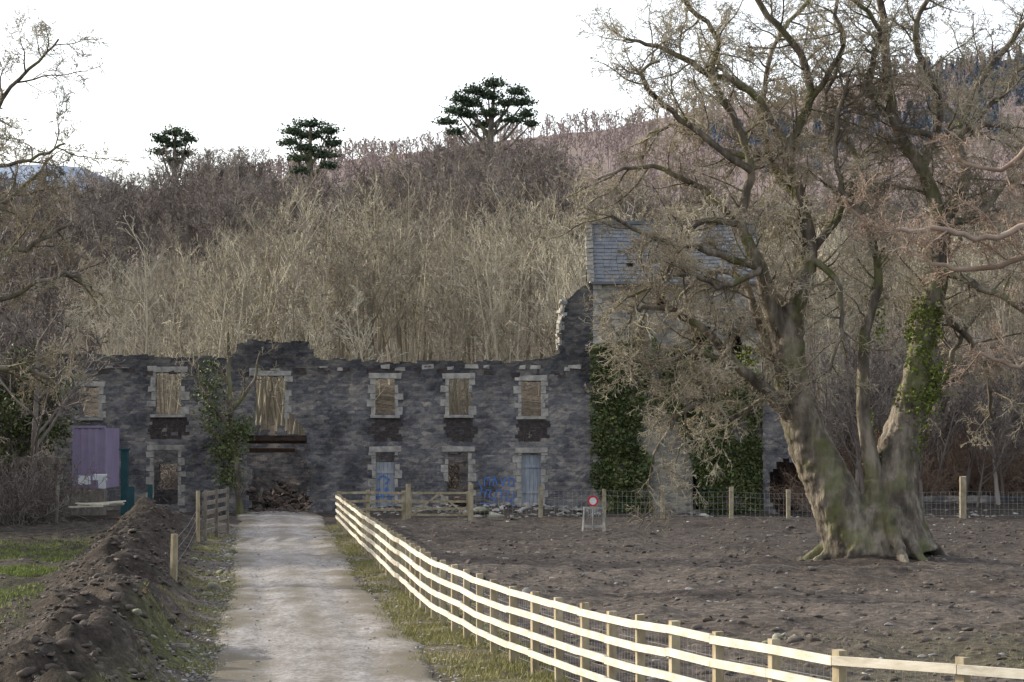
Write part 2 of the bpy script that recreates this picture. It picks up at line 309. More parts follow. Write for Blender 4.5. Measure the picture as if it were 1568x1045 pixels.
# road
ry=axis([(-60,20,4),(20,118.6,0.2)]); nu=41; us=np.linspace(-1,1,nu)
RY,RU=np.meshgrid(ry,us,indexing='ij')
ed=1+0.08*vnoise(RY,RU*0+3,0.9)+0.20*vnoise(RY,np.sign(RU)*5,3.1)+0.08*vnoise(RY,np.sign(RU)*9,0.4)
RX=road_c(RY)+RU*road_w(RY)/2*ed
RZ=0.035*(1-RU**2)-0.035*np.exp(-((np.abs(RU)-0.5)/0.15)**2)+0.010*fbm(RX*2,RY,1.6,80)+0.018-0.05*(np.abs(RU)>0.94)*((np.abs(RU)-0.94)/0.06)
id2=np.arange(RX.size).reshape(RX.shape)
me=npmesh('track',np.stack([RX,RY,RZ],2).reshape(-1,3),np.stack([id2[:-1,:-1],id2[:-1,1:],id2[1:,1:],id2[1:,:-1]],2).reshape(-1,4),road_material(),True)
dirt=np.clip(sstep(0.55,1.0,np.abs(RU)+fbm(RX*2,RY,2.4,82)*0.6+fbm(RX,RY,0.5,86)*0.2)*1.0+0.7*np.exp(-(RU/0.16)**2)*np.clip(0.5+fbm(RX*3,RY,3,83)*1.6,0,1)+sstep(0.25,0.55,fbm(RX*3,RY,4,85))*0.6 ,0,1)
at=me.attributes.new('dirt','FLOAT','POINT'); at.data.foreach_set('value',dirt.astype(np.float32).ravel())
addobj('track_road',me)
# ---------------------------------------------------------------- branches
def rdir(): 
    v=Vector((R.gauss(0,1),R.gauss(0,1),R.gauss(0,1))); return v.normalized() if v.length>1e-3 else Vector((0,0,1))
def at_path(pts,t):
    f=t*(len(pts)-1); i=min(int(f),len(pts)-2); a=f-i
    return pts[i].lerp(pts[i+1],a),(pts[i+1]-pts[i]).normalized()
def grow(bufs,p,d,L,r,lev,cfg):
    mx=cfg['max']; n=cfg['seg'][lev]; pts=[p.copy()]; rad=[r]; w=cfg['wob'][lev]; g=cfg['grav'][lev]
    for i in range(n):
        d=(d+rdir()*w+Vector((0,0,g))).normalized(); p=p+d*(L/n); pts.append(p); rad.append(max(r*(1-(1-cfg['tip'])*(i+1)/n),cfg['rmin']))
    b=bufs[1] if (lev>=cfg['twlev']) else bufs[0]
    b.tube(pts,rad,3 if r<0.035 else (5 if r<0.12 else 8))
    if lev<mx:
        nc=cfg['n'][lev]
        for k in range(nc):
            t=cfg['t0'][lev]+(1-cfg['t0'][lev])*(k+R.random())/nc
            q,dd=at_path(pts,min(t,0.999)); 
            ax=dd.cross(rdir())
            if ax.length<1e-3: continue
            ang=math.radians(R.uniform(*cfg['ang'][lev])); nd=Matrix.Rotation(ang,3,ax.normalized())@dd
            grow(bufs,q,nd,L*cfg['ratio'][lev]*R.uniform(0.6,1.2)*(1-cfg['fall']*t),max(r*cfg['rr'][lev]*(1-0.5*t),cfg['rmin']),lev+1,cfg)
def proto_coppice(seed,rm=0.0125,m=None):
    R.seed(seed); b=Buf()
    cfg=dict(max=3,seg=[6,3,2,2],wob=[0.08,0.16,0.22,0.25],grav=[0.04,0.12,0.08,0.05],tip=0.2,rmin=rm,twlev=9,n=[10,5,3],t0=[0.42,0.25,0.3],ang=[(25,60),(25,60),(20,55)],ratio=[0.33,0.45,0.5],rr=[0.4,0.6,.7],fall=0.45)
    for i in range(3):
        a=R.uniform(0,6.28); sp=R.uniform(0.02,0.22)
        grow((b,b),Vector((math.cos(a)*.4,math.sin(a)*.4,-0.3)),Vector((math.cos(a)*sp,math.sin(a)*sp,1)).normalized(),R.uniform(7.0,10.0),R.uniform(.06,.10),0,cfg)
    return b.mesh('coppice_plant',M_cop)
def proto_wood(seed,m,rm=0.02,dens=1.0):
    R.seed(seed); b=Buf()
    cfg=dict(max=4,seg=[5,4,3,2,2],wob=[0.05,0.16,0.2,0.22,0.25],grav=[0.1,0.10,0.07,0.04,0.02],tip=0.3,rmin=rm,twlev=9,n=[int(9*dens),int(6*dens),5,3],t0=[0.3,0.3,0.2,0.2],ang=[(25,55),(25,55),(25,60),(25,60)],ratio=[0.62,0.5,0.5,0.55],rr=[0.5,0.5,0.55,0.6],fall=0.35)
    grow((b,b),Vector((0,0,-0.4)),Vector((0,0,1)),R.uniform(7,8.5),0.17,0,cfg)
    me=b.mesh('tree_plant',m); zs=max(v[2] for v in b.v)
    for v in me.vertices: v.co*=10.0/zs
    return me
def proto_shrub(seed,m):
    R.seed(seed); b=Buf()
    cfg=dict(max=2,seg=[5,3,2],wob=[0.2,0.3,0.3],grav=[0.0,0.0,-0.02],tip=0.3,rmin=0.008,twlev=9,n=[7,4],t0=[0.15,0.15],ang=[(25,60),(25,60)],ratio=[0.45,0.5],rr=[0.6,0.6],fall=0.3)
    for i in range(13):
        a=R.uniform(0,6.28); sp=R.uniform(0.2,1.3)
        grow((b,b),Vector((math.cos(a)*.3,math.sin(a)*.3,-0.1)),Vector((math.cos(a)*sp,math.sin(a)*sp,1)).normalized(),R.uniform(1.4,2.4),0.018,0,cfg)
    return b.mesh('shrub_plant',m)
cops=[proto_coppice(s) for s in (1,2,3,21)]
wil=[proto_wood(s,M_cop2,0.014,0.95) for s in (14,15)]
woods=[proto_wood(s,M_wood) for s in (4,5,6)]
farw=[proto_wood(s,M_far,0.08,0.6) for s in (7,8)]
shr=[proto_shrub(9,M_wood),proto_shrub(10,M_bracken)]
cl=[]
for i in range(34):
    z=R.uniform(1.5,9.0); rr_=(1-((z-5)/5.2)**2)**.5*2.3*R.random()**.6; a=R.uniform(0,6.28)
    cl.append(rng.normal(0,1,(R.randint(150,260),3))*np.array([.55,.55,.42])+np.array([math.cos(a)*rr_,math.sin(a)*rr_,z]))
V_,F_=leaves(np.concatenate(cl),0.22); ivycrown=npmesh('ivy_crown',V_,F_,M_ivy)
R.seed(99)
def region(n,fn,x0,x1,y0,y1):
    x=rng.uniform(x0,x1,n); y=rng.uniform(y0,y1,n); k=fn(x,y); x=x[k];y=y[k]
    return np.stack([x,y,height(x,y)],1)
E=empty('coppice_woodland')
P=region(520,lambda x,y:(x/y*F+CX>130+rng.normal(0,40,len(x)))&((x<4)|(y>127)),-34,42,127,196)
capx=P[:,0]/P[:,1]*F+CX
want=np.interp(capx,[100,150,300,450,600,700,850,950,1568],[415,405,350,305,285,285,310,330,330])
zt=CAMH+(672-want)*P[:,1]/F
S=np.clip((zt-P[:,2])/10.3,0.5,1.2)*rng.uniform(0.72,1.08,len(P))*(1+fbm(P[:,0],P[:,1],7,90)*0.3)
for i in range(4): scatter('coppice_stand',cops[i],P[i:1000:5],S[i:1000:5],E)
for i in range(2): scatter('willow_stand',wil[i],P[4::10] if i else P[9::10],(S[4::10] if i else S[9::10])*0.98,E)
E=empty('hillside_woodland')
P=region(800,lambda x,y:y>200-10*(x<-20),-62,74,195,330)
P=np.concatenate([P,region(120,lambda x,y:(x/y*F+CX<150),-60,-18,124,200)])
S=rng.uniform(0.85,1.2,len(P))
S=np.where((np.abs(P[:,0]+30)<6)&(P[:,1]>270),1.35,S)
for i in range(3): scatter('woodland_stand',woods[i],P[i::3],S[i::3],E)
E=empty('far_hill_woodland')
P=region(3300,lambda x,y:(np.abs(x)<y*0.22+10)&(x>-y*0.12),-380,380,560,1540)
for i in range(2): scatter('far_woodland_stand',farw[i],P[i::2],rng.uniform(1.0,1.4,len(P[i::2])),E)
cz=rng.random(700)**0.8; ca_=rng.uniform(0,6.28,700); cr=(1-cz)*0.24*rng.uniform(0.3,1,700)
V_,F_=leaves(np.stack([np.cos(ca_)*cr*10,np.sin(ca_)*cr*10,cz*10+0.5],1),1.1)
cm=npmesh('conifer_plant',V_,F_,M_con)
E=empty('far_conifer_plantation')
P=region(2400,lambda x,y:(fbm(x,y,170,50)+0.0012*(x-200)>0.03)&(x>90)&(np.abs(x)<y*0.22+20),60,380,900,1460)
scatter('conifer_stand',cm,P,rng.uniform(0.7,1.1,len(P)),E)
# ---------------------------------------------------------------- pines
def pine(clumps,tx,ty0,D,nm):
    E=empty(nm); b=Buf(); C=[]
    base=W(tx,ty0,D); gz=hgt(base.x,D); top=W(clumps[0][0],clumps[0][1]+5,D)
    pts=[Vector((base.x,D,gz-0.5)),Vector((base.x+.1,D,(gz+top.z)/2)),top]
    b.tube(pts,[0.6,0.48,0.14],8)
    for (x,y,rx,ry) in clumps:
        dy=R.uniform(-1,1)*rx/F*D*0.8
        c=W(x,y,D+dy); sx=rx/F*D*0.95; sz=ry/F*D*1.15
        t=max(0.35,min(0.95,((c.z-gz)/(top.z-gz))-0.25)); q,_=at_path(pts,t)
        b.tube([q,q.lerp(c,0.5)+Vector((0,0,-0.5)),c],[0.22,0.15,0.06],5)
        n=int(620*sx*sz/1.5)+220
        u=rng.normal(size=(n,3)); u/=np.linalg.norm(u,axis=1)[:,None]
        u*=(rng.random(n)[:,None]**0.45)*(1+0.45*np.sin(u[:,:1]*9+u[:,1:2]*6+x)); u[:,2]=np.where(u[:,2]<0,u[:,2]*0.3,u[:,2])
        C.append(u*np.array([sx,sx*0.8,sz])+np.array(c)+rng.normal(0,.12,(n,3)))
    b.obj('trunk_and_limbs',M_bark,E,True)
    V_,F_=leaves(np.concatenate(C),0.32,0.2); addobj('needles',npmesh('needles',V_,F_,M_pine),E)
pine([(757,129,20,9),(728,140,22,8),(792,141,18,9),(706,152,20,9),(803,157,17,9),(748,148,22,9),(776,158,24,9),(697,170,18,9),(806,176,15,8),(684,187,18,7),(716,176,20,8),(752,174,26,9),(786,184,22,7),(722,160,18,8),(738,192,20,7),(697,203,14,5),(814,190,10,5)],747,300,300,'pine_tree')
pine([(475,191,26,8),(449,202,20,8),(503,201,20,8),(475,209,34,8),(443,219,17,7),(510,220,17,7),(468,227,24,8),(494,238,24,8),(455,243,20,7),(504,255,16,6),(460,262,16,5)],474,310,300,'pine_tree')
pine([(268,204,18,8),(247,214,16,8),(288,214,13,8),(266,222,24,8),(247,234,16,6),(284,236,16,7),(264,247,18,6)],265,320,300,'pine_tree')
# ---------------------------------------------------------------- ruined building
YB=116.0
def fx(x): return W(x,700,YB).x
def fz(y): return W(784,y,YB).z
RU=empty('ruined_stone_building')
def cell_wall(name,x0,x1,z0,z1,y,th,inside,m,parent,cs=0.13,jit=0.025,axis='x',topf=None):
    nx_=int((x1-x0)/cs)+1; nz_=int((z1-z0)/cs)+1
    inc=[[inside(x0+(i+.5)*cs,z0+(j+.5)*cs) for j in range(nz_)] for i in range(nx_)]
    b=Buf(); vid={}
    jx={}
    def vert(i,j,s):
        k=(i,j,s)
        if k not in vid:
            if (i,j) not in jx: jx[(i,j)]=(R.uniform(-jit,jit),R.uniform(-jit,jit))
            a,c=jx[(i,j)]; px=x0+i*cs+a; pz=z0+j*cs+c; dy=R.uniform(-0.012,0.012)
            if topf is not None:
                tz=topf(px)
                if abs(pz-tz)<cs*1.6: pz=min(pz,tz) if pz>tz-cs*.2 else pz
            vid[k]=len(b.v)
            yy=y+s*th+dy
            b.v.append((px,yy,pz) if axis=='x' else (yy,px,pz))
        return vid[k]
    g=lambda i,j: 0<=i<nx_ and 0<=j<nz_ and inc[i][j]
    for i in range(nx_):
        for j in range(nz_):
            if not inc[i][j]: continue
            b.f.append((vert(i,j,0),vert(i+1,j,0),vert(i+1,j+1,0),vert(i,j+1,0)))
            b.f.append((vert(i,j,1),vert(i,j+1,1),vert(i+1,j+1,1),vert(i+1,j,1)))
            if not g(i-1,j): b.f.append((vert(i,j,0),vert(i,j+1,0),vert(i,j+1,1),vert(i,j,1)))
            if not g(i+1,j): b.f.append((vert(i+1,j,0),vert(i+1,j,1),vert(i+1,j+1,1),vert(i+1,j+1,0)))
            if not g(i,j-1): b.f.append((vert(i,j,0),vert(i,j,1),vert(i+1,j,1),vert(i+1,j,0)))
            if not g(i,j+1): b.f.append((vert(i,j+1,0),vert(i+1,j+1,0),vert(i+1,j+1,1),vert(i,j+1,1)))
    return b.obj(name,m,parent)
topx=np.array([60,110,150,250,355,362,375,400,440,470,482,520,600,650,700,760,800,830,846,857,861,864,868,880,890,908])
topy=np.array([545,545,545,547,546,530,523,522,524,526,552,554,555,556,555,556,555,549,545,540,500,470,458,447,440,428])
ops=[(236,278,570,635),(122,152,592,640),(390,437,576,650),(573,606,580,636),(686,719,580,636),(797,830,583,638),
     (234,274,690,775),(574,606,692,790),(685,718,692,790),(797,830,694,790)]
opw=[(fx(a),fx(b_),fz(d_),fz(c)) for a,b_,c,d_ in ops]
nz_top=lambda x: float(vnoise(np.array([x*1.0]),np.array([2.0]),0.3)[0])*0.12+float(vnoise(np.array([x*1.0]),np.array([9.0]),1.6)[0])*0.16
def ztop(x):
    px=x/YB*F+CX
    return fz(float(np.interp(px,topx,topy)))+nz_top(x)
def front_inside(x,z):
    px=x/YB*F+CX; py=CY-(math.atan2(z-CAMH,YB)-PITCH)*F
    if z>ztop(x)+0.065: return False
    for a,b_,c,d_ in opw:
        if a<x<b_ and c<z<d_: return False
    e=float(vnoise(np.array([z]),np.array([5.0]),0.5)[0])*12
    if py>664 and 378+e<px<472+e: return False
    if 636<py<=664 and 436-e*1.4-(664-py)*0.2<px<468-(664-py)*0.6+e: return False
    if 640<py<=664 and 396+e<px<425+e*2: return False
    return True
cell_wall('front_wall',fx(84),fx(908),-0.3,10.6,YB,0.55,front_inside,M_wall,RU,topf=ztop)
def back_inside(x,z):
    top=3.3+1.2*float(vnoise(np.array([x]),np.array([1.]),1.9)[0])+0.5*float(vnoise(np.array([x]),np.array([3.]),0.5)[0])
    if z>top: return False
    m=(x+21)%3.3
    if 1.0<m<2.0 and 0.9<z<2.2 and not (fx(370)<x<fx(480)): return False
    return True
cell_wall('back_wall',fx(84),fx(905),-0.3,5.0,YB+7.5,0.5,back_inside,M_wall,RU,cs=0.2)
for k,xx in enumerate((fx(86),fx(345),fx(500),fx(650),fx(905)-0.5)):
    hh=5.8 if k in (0,) else (2.2 if k<4 else 5.5)
    cell_wall('cross_wall_%d'%k,YB+0.56,YB+7.45,-0.3,hh+1.2,xx,0.45,
      (lambda hh,xx:(lambda y,z: z< hh-0.25*(y-YB)+0.8*float(vnoise(np.array([y]),np.array([xx]),0.6)[0])))(hh,xx),M_wall,RU,cs=0.22,axis='y')
q=Buf(); dk=Buf()
def surround(px0,px1,pyt,pyb,sill=True,quo=True,jl=1,jr=1):
    a,b_,zt,zb=fx(px0),fx(px1),fz(pyt),fz(pyb); zb=max(zb,0.0)
    z=zb; k=0
    while z<zt-0.05:
        h=min(R.uniform(0.24,0.42),zt-z)
        for side,on in ((-1,jl),(1,jr)):
            if not on or R.random()<0.13: continue
            w=(0.34 if (k+(side>0))%2 else 0.18)+R.uniform(-.05,.05)
            xc=(a-w/2+0.04) if side<0 else (b_+w/2-0.04)
            q.box((xc,YB+0.1-0.022+R.uniform(-.006,.006),z+h/2),(w,0.2,h-0.02),jit=0.014)
        z+=h; k+=1
    q.box(((a+b_)/2,YB+0.1-0.03,zt+0.12),(b_-a+0.5,0.22,0.23),jit=0.018)
    if sill: q.box(((a+b_)/2,YB+0.1-0.07,zb-0.06),(b_-a+0.36,0.3,0.12),jit=0.014)
for i,(a,b_,c,d_) in enumerate(ops):
    if i==1: surround(a,b_,c,d_,jl=0)
    elif i==2: surround(a,b_,c,d_,sill=False,jl=0)
    else: surround(a,b_,c,d_,sill=(i<6))
q.obj('quoins_lintels_and_sills',M_dress,RU)
for (a,b_,t,bo) in ((230,285,640,672),(566,614,642,676),(682,727,641,676),(792,838,644,676)):
    for row in range(6):
        z=fz(bo)+row*(fz(t)-fz(bo))/6; x=fx(a)+R.uniform(-.12,.12)
        while x<fx(b_)-0.1:
            w=R.uniform(0.18,0.3)
            if R.random()>.07: dk.box((x+w/2,YB+0.02-0.012,z+0.075),(w-0.012,0.05,0.145),jit=0.01)
            x+=w
dk.obj('sooty_brick_panels',M_dark,RU)
pk=Buf(); dp=Buf()
for x in (166,232,262,390,420,496,520,590,612,655,690,722,745,800,820,868,880):
    zz=fz(564+R.uniform(-3,3)); w=R.uniform(0.25,0.6)
    pk.box((fx(x),YB-0.0,zz),(w,0.06,R.uniform(0.10,0.2)),jit=0.035)
for x in np.arange(120,900,37):
    dp.box((fx(x+R.uniform(-6,6)),YB-0.004,fz(571+R.uniform(-5,5))),(R.uniform(0.25,.6),0.03,R.uniform(0.14,0.3)),jit=0.03)  # dark slabs on the wall face, painted stand-ins for shade inside sockets
pk.obj('wall_head_stones',M_dress,RU); dp.obj('joist_socket_shade',M_dark,RU)
cp=Buf(); x=fx(88)
while x<fx(842):
    w=R.uniform(0.2,0.5); zt=ztop(x)
    if R.random()<0.8: cp.box((x,YB+0.28+R.uniform(-.08,.08),zt+R.uniform(-0.05,0.02)),(w,R.uniform(0.3,0.5),R.uniform(0.08,0.16)),rot=R.uniform(-.2,.2),jit=0.03)
    x+=w*0.85
cp.obj('loose_cap_stones',M_wall,RU)
st=Buf()
for i in range(34):
    y=R.uniform(455,534); st.box((fx(866-(y-462)*0.1)-0.05+R.uniform(-.12,.1),YB+R.uniform(0.0,0.5),fz(y)),(R.uniform(.12,.3),R.uniform(.12,.3),R.uniform(.1,.2)),rot=R.uniform(0,1),jit=0.03)
st.obj('broken_wall_end_stones',M_dress,RU)
bm=Buf(); bm.box((fx(425),YB+0.3,fz(671)),(3.1,0.3,0.22),jit=.01); bm.box((fx(425),YB+0.75,fz(676)),(3.3,0.15,0.2),jit=.01)
bm.box((fx(400),YB+2.5,fz(690)),(2.6,0.2,0.2),rot=0.4,jit=.02)
bm.obj('steel_beams',M_steel,RU)
def panel(a,b_,t,bo,m,nm,y=YB+0.2):
    b=Buf(); xa,xb=fx(a),fx(b_); n=5; w=(xb-xa)/n; z0=max(fz(bo),0.02); z1=fz(t)
    for i in range(n): b.box((xa+(i+.5)*w,y+R.uniform(-.01,.01),(z0+z1)/2),(w-0.012,0.04,z1-z0),jit=0.004)
    b.box(((xa+xb)/2,y-0.045,z0+0.35*(z1-z0)),(xb-xa,0.03,0.12)); b.box(((xa+xb)/2,y-0.045,z0+0.8*(z1-z0)),(xb-xa,0.03,0.12))
    return b.obj(nm,m,RU)
panel(575,605,708,790,M_board,'boarded_door'); panel(798,829,697,790,M_board,'boarded_door_right')
gr=Buf()
def stroke(pts,y,r=0.045):
    P_=[W(a,b_,y) for a,b_ in pts]; 
    for i in range(len(P_)-1):
        p,q_=P_[i],P_[i+1]; d=(q_-p); n=Vector((-d.z,0,d.x)).normalized()*r; k=len(gr.v)
        for v in (p-n,q_-n,q_+n,p+n): gr.v.append((v.x,y-0.0004*(k%9),v.z))
        gr.f.append((k,k+1,k+2,k+3))
yy=YB-0.024
for L_ in ([(742,745),(742,733),(750,731),(750,744)],[(755,744),(757,730),(762,744)],[(766,732),(770,744),(775,731)],[(779,744),(779,731),(787,733),(787,743),(779,745)],
           [(742,762),(745,750),(752,752),(748,760),(755,766)],[(758,768),(760,752),(768,750),(768,766)],[(772,752),(780,752),(774,766),(784,766)],[(735,771),(790,774)],[(733,738),(738,750),(734,760)],[(786,752),(788,762),(782,770)]): stroke(L_,yy,0.026)
yy=YB+0.12
for L_ in ([(577,770),(580,748),(586,762),(592,746),(598,768)],[(578,735),(586,728),(596,734),(590,742)]): stroke(L_,yy,0.03)
gr.obj('graffiti',M_blue,RU)
ico_me=bpy.data.meshes.new('tmp')
bm_=bmesh.new(); bmesh.ops.create_icosphere(bm_,subdivisions=2,radius=1); bm_.to_mesh(ico_me); 
IV=np.array([v.co[:] for v in ico_me.vertices]); IF=np.array([p.vertices[:] for p in ico_me.polygons]); bm_.free(); bpy.data.meshes.remove(ico_me)
def rocks(C,S,flat=0.6,rough=0.25,asp=1.7):
    n=len(C); C=np.asarray(C,float); S=np.asarray(S,float); Vs=[];Fs=[]
    for i in range(n):
        v=IV.copy(); 
        for k in range(7):
            d=rng.normal(size=3); d/=np.linalg.norm(d); c=rng.uniform(0.25,0.7); dt=v@d; v=v-np.outer(np.maximum(dt-c,0),d)
        sc=np.array([rng.uniform(.8,asp),rng.uniform(.7,1.2),flat*rng.uniform(.7,1.2)])*S[i]
        a=rng.uniform(0,6.28); v=v*sc; v=np.stack([v[:,0]*np.cos(a)-v[:,1]*np.sin(a),v[:,0]*np.sin(a)+v[:,1]*np.cos(a),v[:,2]],1)
        Vs.append(v+C[i]); Fs.append(IF+i*len(IV))
    return np.concatenate(Vs),np.concatenate(Fs)
def rocksobj(nm,C,S,m,parent=None,flat=.6,asp=1.7):
    V_,F_=rocks(C,S,flat,asp=asp); return addobj(nm,npmesh(nm,V_,F_,m),parent)
n=1300; hx=rng.normal(fx(425),1.2,n); hy=rng.uniform(YB+0.3,YB+7,n); hh_=np.clip(0.55+fbm(hx,hy,1.2,44)*1.1,0.05,1.1)*np.clip((hy-YB)/5,0.03,1)*1.3
hz=hh_*rng.uniform(0.5,1.02,n)
rocksobj('interior_rubble',np.stack([hx,hy,hz],1),np.abs(rng.normal(0,0.075,n))+.02,M_rub,RU,flat=1.0,asp=1.15)
n=130; hx=rng.uniform(fx(366),fx(488),n); hy=rng.uniform(YB-2.6,YB,n); rocksobj('spilled_rubble',np.stack([hx,hy,height(hx,hy)+.02],1),np.abs(rng.normal(0,0.06,n))+.02,M_rub,RU,flat=.8,asp=1.2)
n=260; hx=rng.uniform(fx(520),fx(890),n); hy=rng.uniform(YB+0.8,YB+6,n); rocksobj('interior_floor_rubble',np.stack([hx,hy,rng.uniform(0,0.5,n)],1),rng.uniform(0.1,0.35,n),M_rub,RU)
dbm=Buf()
for i in range(4):
    c=Vector((fx(R.uniform(385,465)),YB+R.uniform(1.8,5),R.uniform(.7,1.3))); d=Vector((R.uniform(-1,1),R.uniform(-.5,.5),R.uniform(-.2,.9)))*R.uniform(.5,1.1); dbm.beam(c-d,c+d,.08,.1)
dbm.obj('fallen_timbers',M_oldpost,RU)
# ---------------------------------------------------------------- tall roofed building
TB=empty('derelict_stone_mill'); YT=YB+0.02
xa,xb=fx(909),fx(1166); ze=fz(432)
tw=[(fx(1003),fx(1020),fz(470),fz(440)),(fx(1060),fx(1090),fz(560),fz(500)),(fx(1060),fx(1088),fz(785),fz(712)),(fx(1115),fx(1140),fz(560),fz(505))]
cell_wall('mill_front_wall',xa,xb,-0.3,ze,YT,0.5,lambda x,z:not any(a<x<b_ and c<z<d_ for a,b_,c,d_ in tw),M_tall,TB,cs=0.2,jit=0.015)
depth=7.0; zr_=fz(352)+0.5
def gable(y,z): 
    t=1-abs((y-YT)/(depth/2)-1); return z<ze+(zr_-ze)*t-0.1
cell_wall('mill_left_gable',YT+0.51,YT+depth-0.01,-0.3,zr_,xa,0.45,gable,M_tall,TB,cs=0.2,axis='y',jit=0.015)
cell_wall('mill_right_gable',YT+0.51,YT+depth-0.01,-0.3,zr_,xb-0.45,0.45,gable,M_tall,TB,cs=0.2,axis='y',jit=0.015)
cell_wall('mill_back_wall',xa,xb,-0.3,ze,YT+depth,0.45,lambda x,z:True,M_tall,TB,cs=0.4,jit=0.01)
rf=Buf(); nrow=16
for side in (0,1):
    for i in range(nrow):
        t0=i/nrow; t1=(i+1.15)/nrow
        y0=YT-0.25+(depth/2+0.25)*t0; y1=YT-0.25+(depth/2+0.25)*min(t1,1); z0=ze-0.05+(zr_-ze+0.1)*t0+0.03; z1=ze-0.05+(zr_-ze+0.1)*min(t1,1)
        if side: y0=2*(YT+depth/2)-y0; y1=2*(YT+depth/2)-y1
        x=xa-0.15
        while x<xb+0.1:
            w=R.uniform(0.25,0.4); x2=min(x+w,xb+0.15); k=len(rf.v); zz=R.uniform(0,0.02)
            if R.random()>0.012:
                for (px,py,pz) in ((x,y0,z0+zz),(x2-0.008,y0,z0+zz),(x2-0.008,y1,z1+zz),(x,y1,z1+zz)): rf.v.append((px,py,pz))
                rf.f.append((k,k+1,k+2,k+3))
            x=x2
rf.obj('slate_roof',M_slate,TB)
rd=Buf(); rd.box(((xa+xb)/2,YT+depth/2,zr_+0.1),(xb-xa+0.3,0.3,0.16),jit=.01); rd.box(((xa+xb)/2,YT-0.2,ze-0.05),(xb-xa+0.2,0.12,0.12))
rd.obj('ridge_and_gutter',M_slate,TB)
cq=Buf()
for i in range(34):
    z=i*0.3; w=0.4 if i%2 else 0.25; cq.box((xa+w/2-0.02,YT+0.1-0.03,z+0.14),(w,0.24,0.27),jit=.01)
for y,z in ((YT-0.2+i*0.25,ze+(zr_-ze)*(i*0.25/(depth/2))) for i in range(14)): cq.box((xa-0.12,y+0.1,z+0.1),(0.3,0.28,0.16),jit=.02)
for a,b_,c,d_ in tw:
    cq.box(((a+b_)/2,YT+0.1-0.035,d_+0.1),(b_-a+0.4,0.22,0.2),jit=.01); cq.box(((a+b_)/2,YT+0.1-0.05,c-0.05),(b_-a+0.3,0.25,0.1),jit=.01)
cq.obj('mill_quoins',M_dress,TB)
LW=empty('ruined_outbuilding')
arch=fx(1205); 
def low_in(x,z):
    top=fz(610)-0.9*max(0,(x-fx(1215)))*0.8+0.4*float(vnoise(np.array([x]),np.array([4.]),0.6)[0])
    if z>max(top,1.3+0.3*float(vnoise(np.array([x]),np.array([7.]),0.9)[0])): return False
    if ((x-arch)/0.85)**2+((z-1.1)/1.25)**2<1: return False
    return True
cell_wall('outbuilding_wall',fx(1167),fx(1262),-0.3,6,YB-0.3,0.5,low_in,M_wall,LW,cs=0.15)
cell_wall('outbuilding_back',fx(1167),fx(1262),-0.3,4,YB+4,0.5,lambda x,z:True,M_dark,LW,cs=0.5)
cell_wall('outbuilding_side',YB+0.21,YB+3.98,-0.3,3.2,fx(1255),0.4,lambda x,z:True,M_wall,LW,cs=0.3,axis='y')
RW=cell_wall('retaining_wall',fx(1264),34,-0.4,1.6,YB-2.2,0.45,lambda x,z:z<0.75+0.3*float(vnoise(np.array([x]),np.array([14.]),1.2)[0]),M_wall,None,cs=0.17)
# ---------------------------------------------------------------- ivy
def ivy_mill(n):
    px=rng.uniform(904,1168,n); py=rng.uniform(440,792,n)
    nz=fbm(px,py,60,60,4)
    lim=np.interp(px,[904,950,1000,1040,1100,1168],[500,500,560,560,545,575])+nz*150
    mid=np.exp(-((px-1022)/24)**2)*sstep(620,690,py)*1.2
    k=(py>lim)&(nz*1.2+0.42-mid>0)&(fbm(px,py,18,64,2)>-0.36)
    px,py=px[k],py[k]; D=YB-0.03-np.abs(rng.normal(0,0.18,len(px)))-0.5*np.clip(fbm(px,py,28,66)+.3,0,1)
    return np.array([W(a,b_,c) for a,b_,c in zip(px,py,D)])
V_,F_=leaves(ivy_mill(34000),0.16); addobj('ivy',npmesh('ivy',V_,F_,M_ivy))
# ---------------------------------------------------------------- fences
FN=empty('post_and_rail_fence')
fp=[(4.9+14,17.5),(4.9+3,21.2),(4.7,23.8),(3.17,25.2),(2.74,26.4),(2.2,28),(1.62,30.2),(1.01,33.4),(0.58,35.4),(-0.34,39.8),(-1.44,46.8),(-2.9,61),(-4.9,81),(-6.95,102.6)]
fv=[Vector((a,b_,0)) for a,b_ in fp]
def resample(P_,st):
    out=[P_[0]]; acc=0
    for i in range(len(P_)-1):
        d=(P_[i+1]-P_[i]); L=d.length; t=st-acc
        while t<=L: out.append(P_[i]+d*(t/L)); t+=st
        acc=L-(t-st)
    return out
posts=resample(fv,1.5); pb=Buf(); rb=Buf(); wb=Buf()
for p in posts: p.z=hgt(p.x,p.y)
zsm=[sum(posts[max(0,min(len(posts)-1,i+k))].z for k in (-3,-2,-1,0,1,2,3))/7 for i in range(len(posts))]
for p,z in zip(posts,zsm): p.z=z
hts=(0.28,0.54,0.80,1.06)
jz=[R.uniform(-.012,.012) for _ in posts]
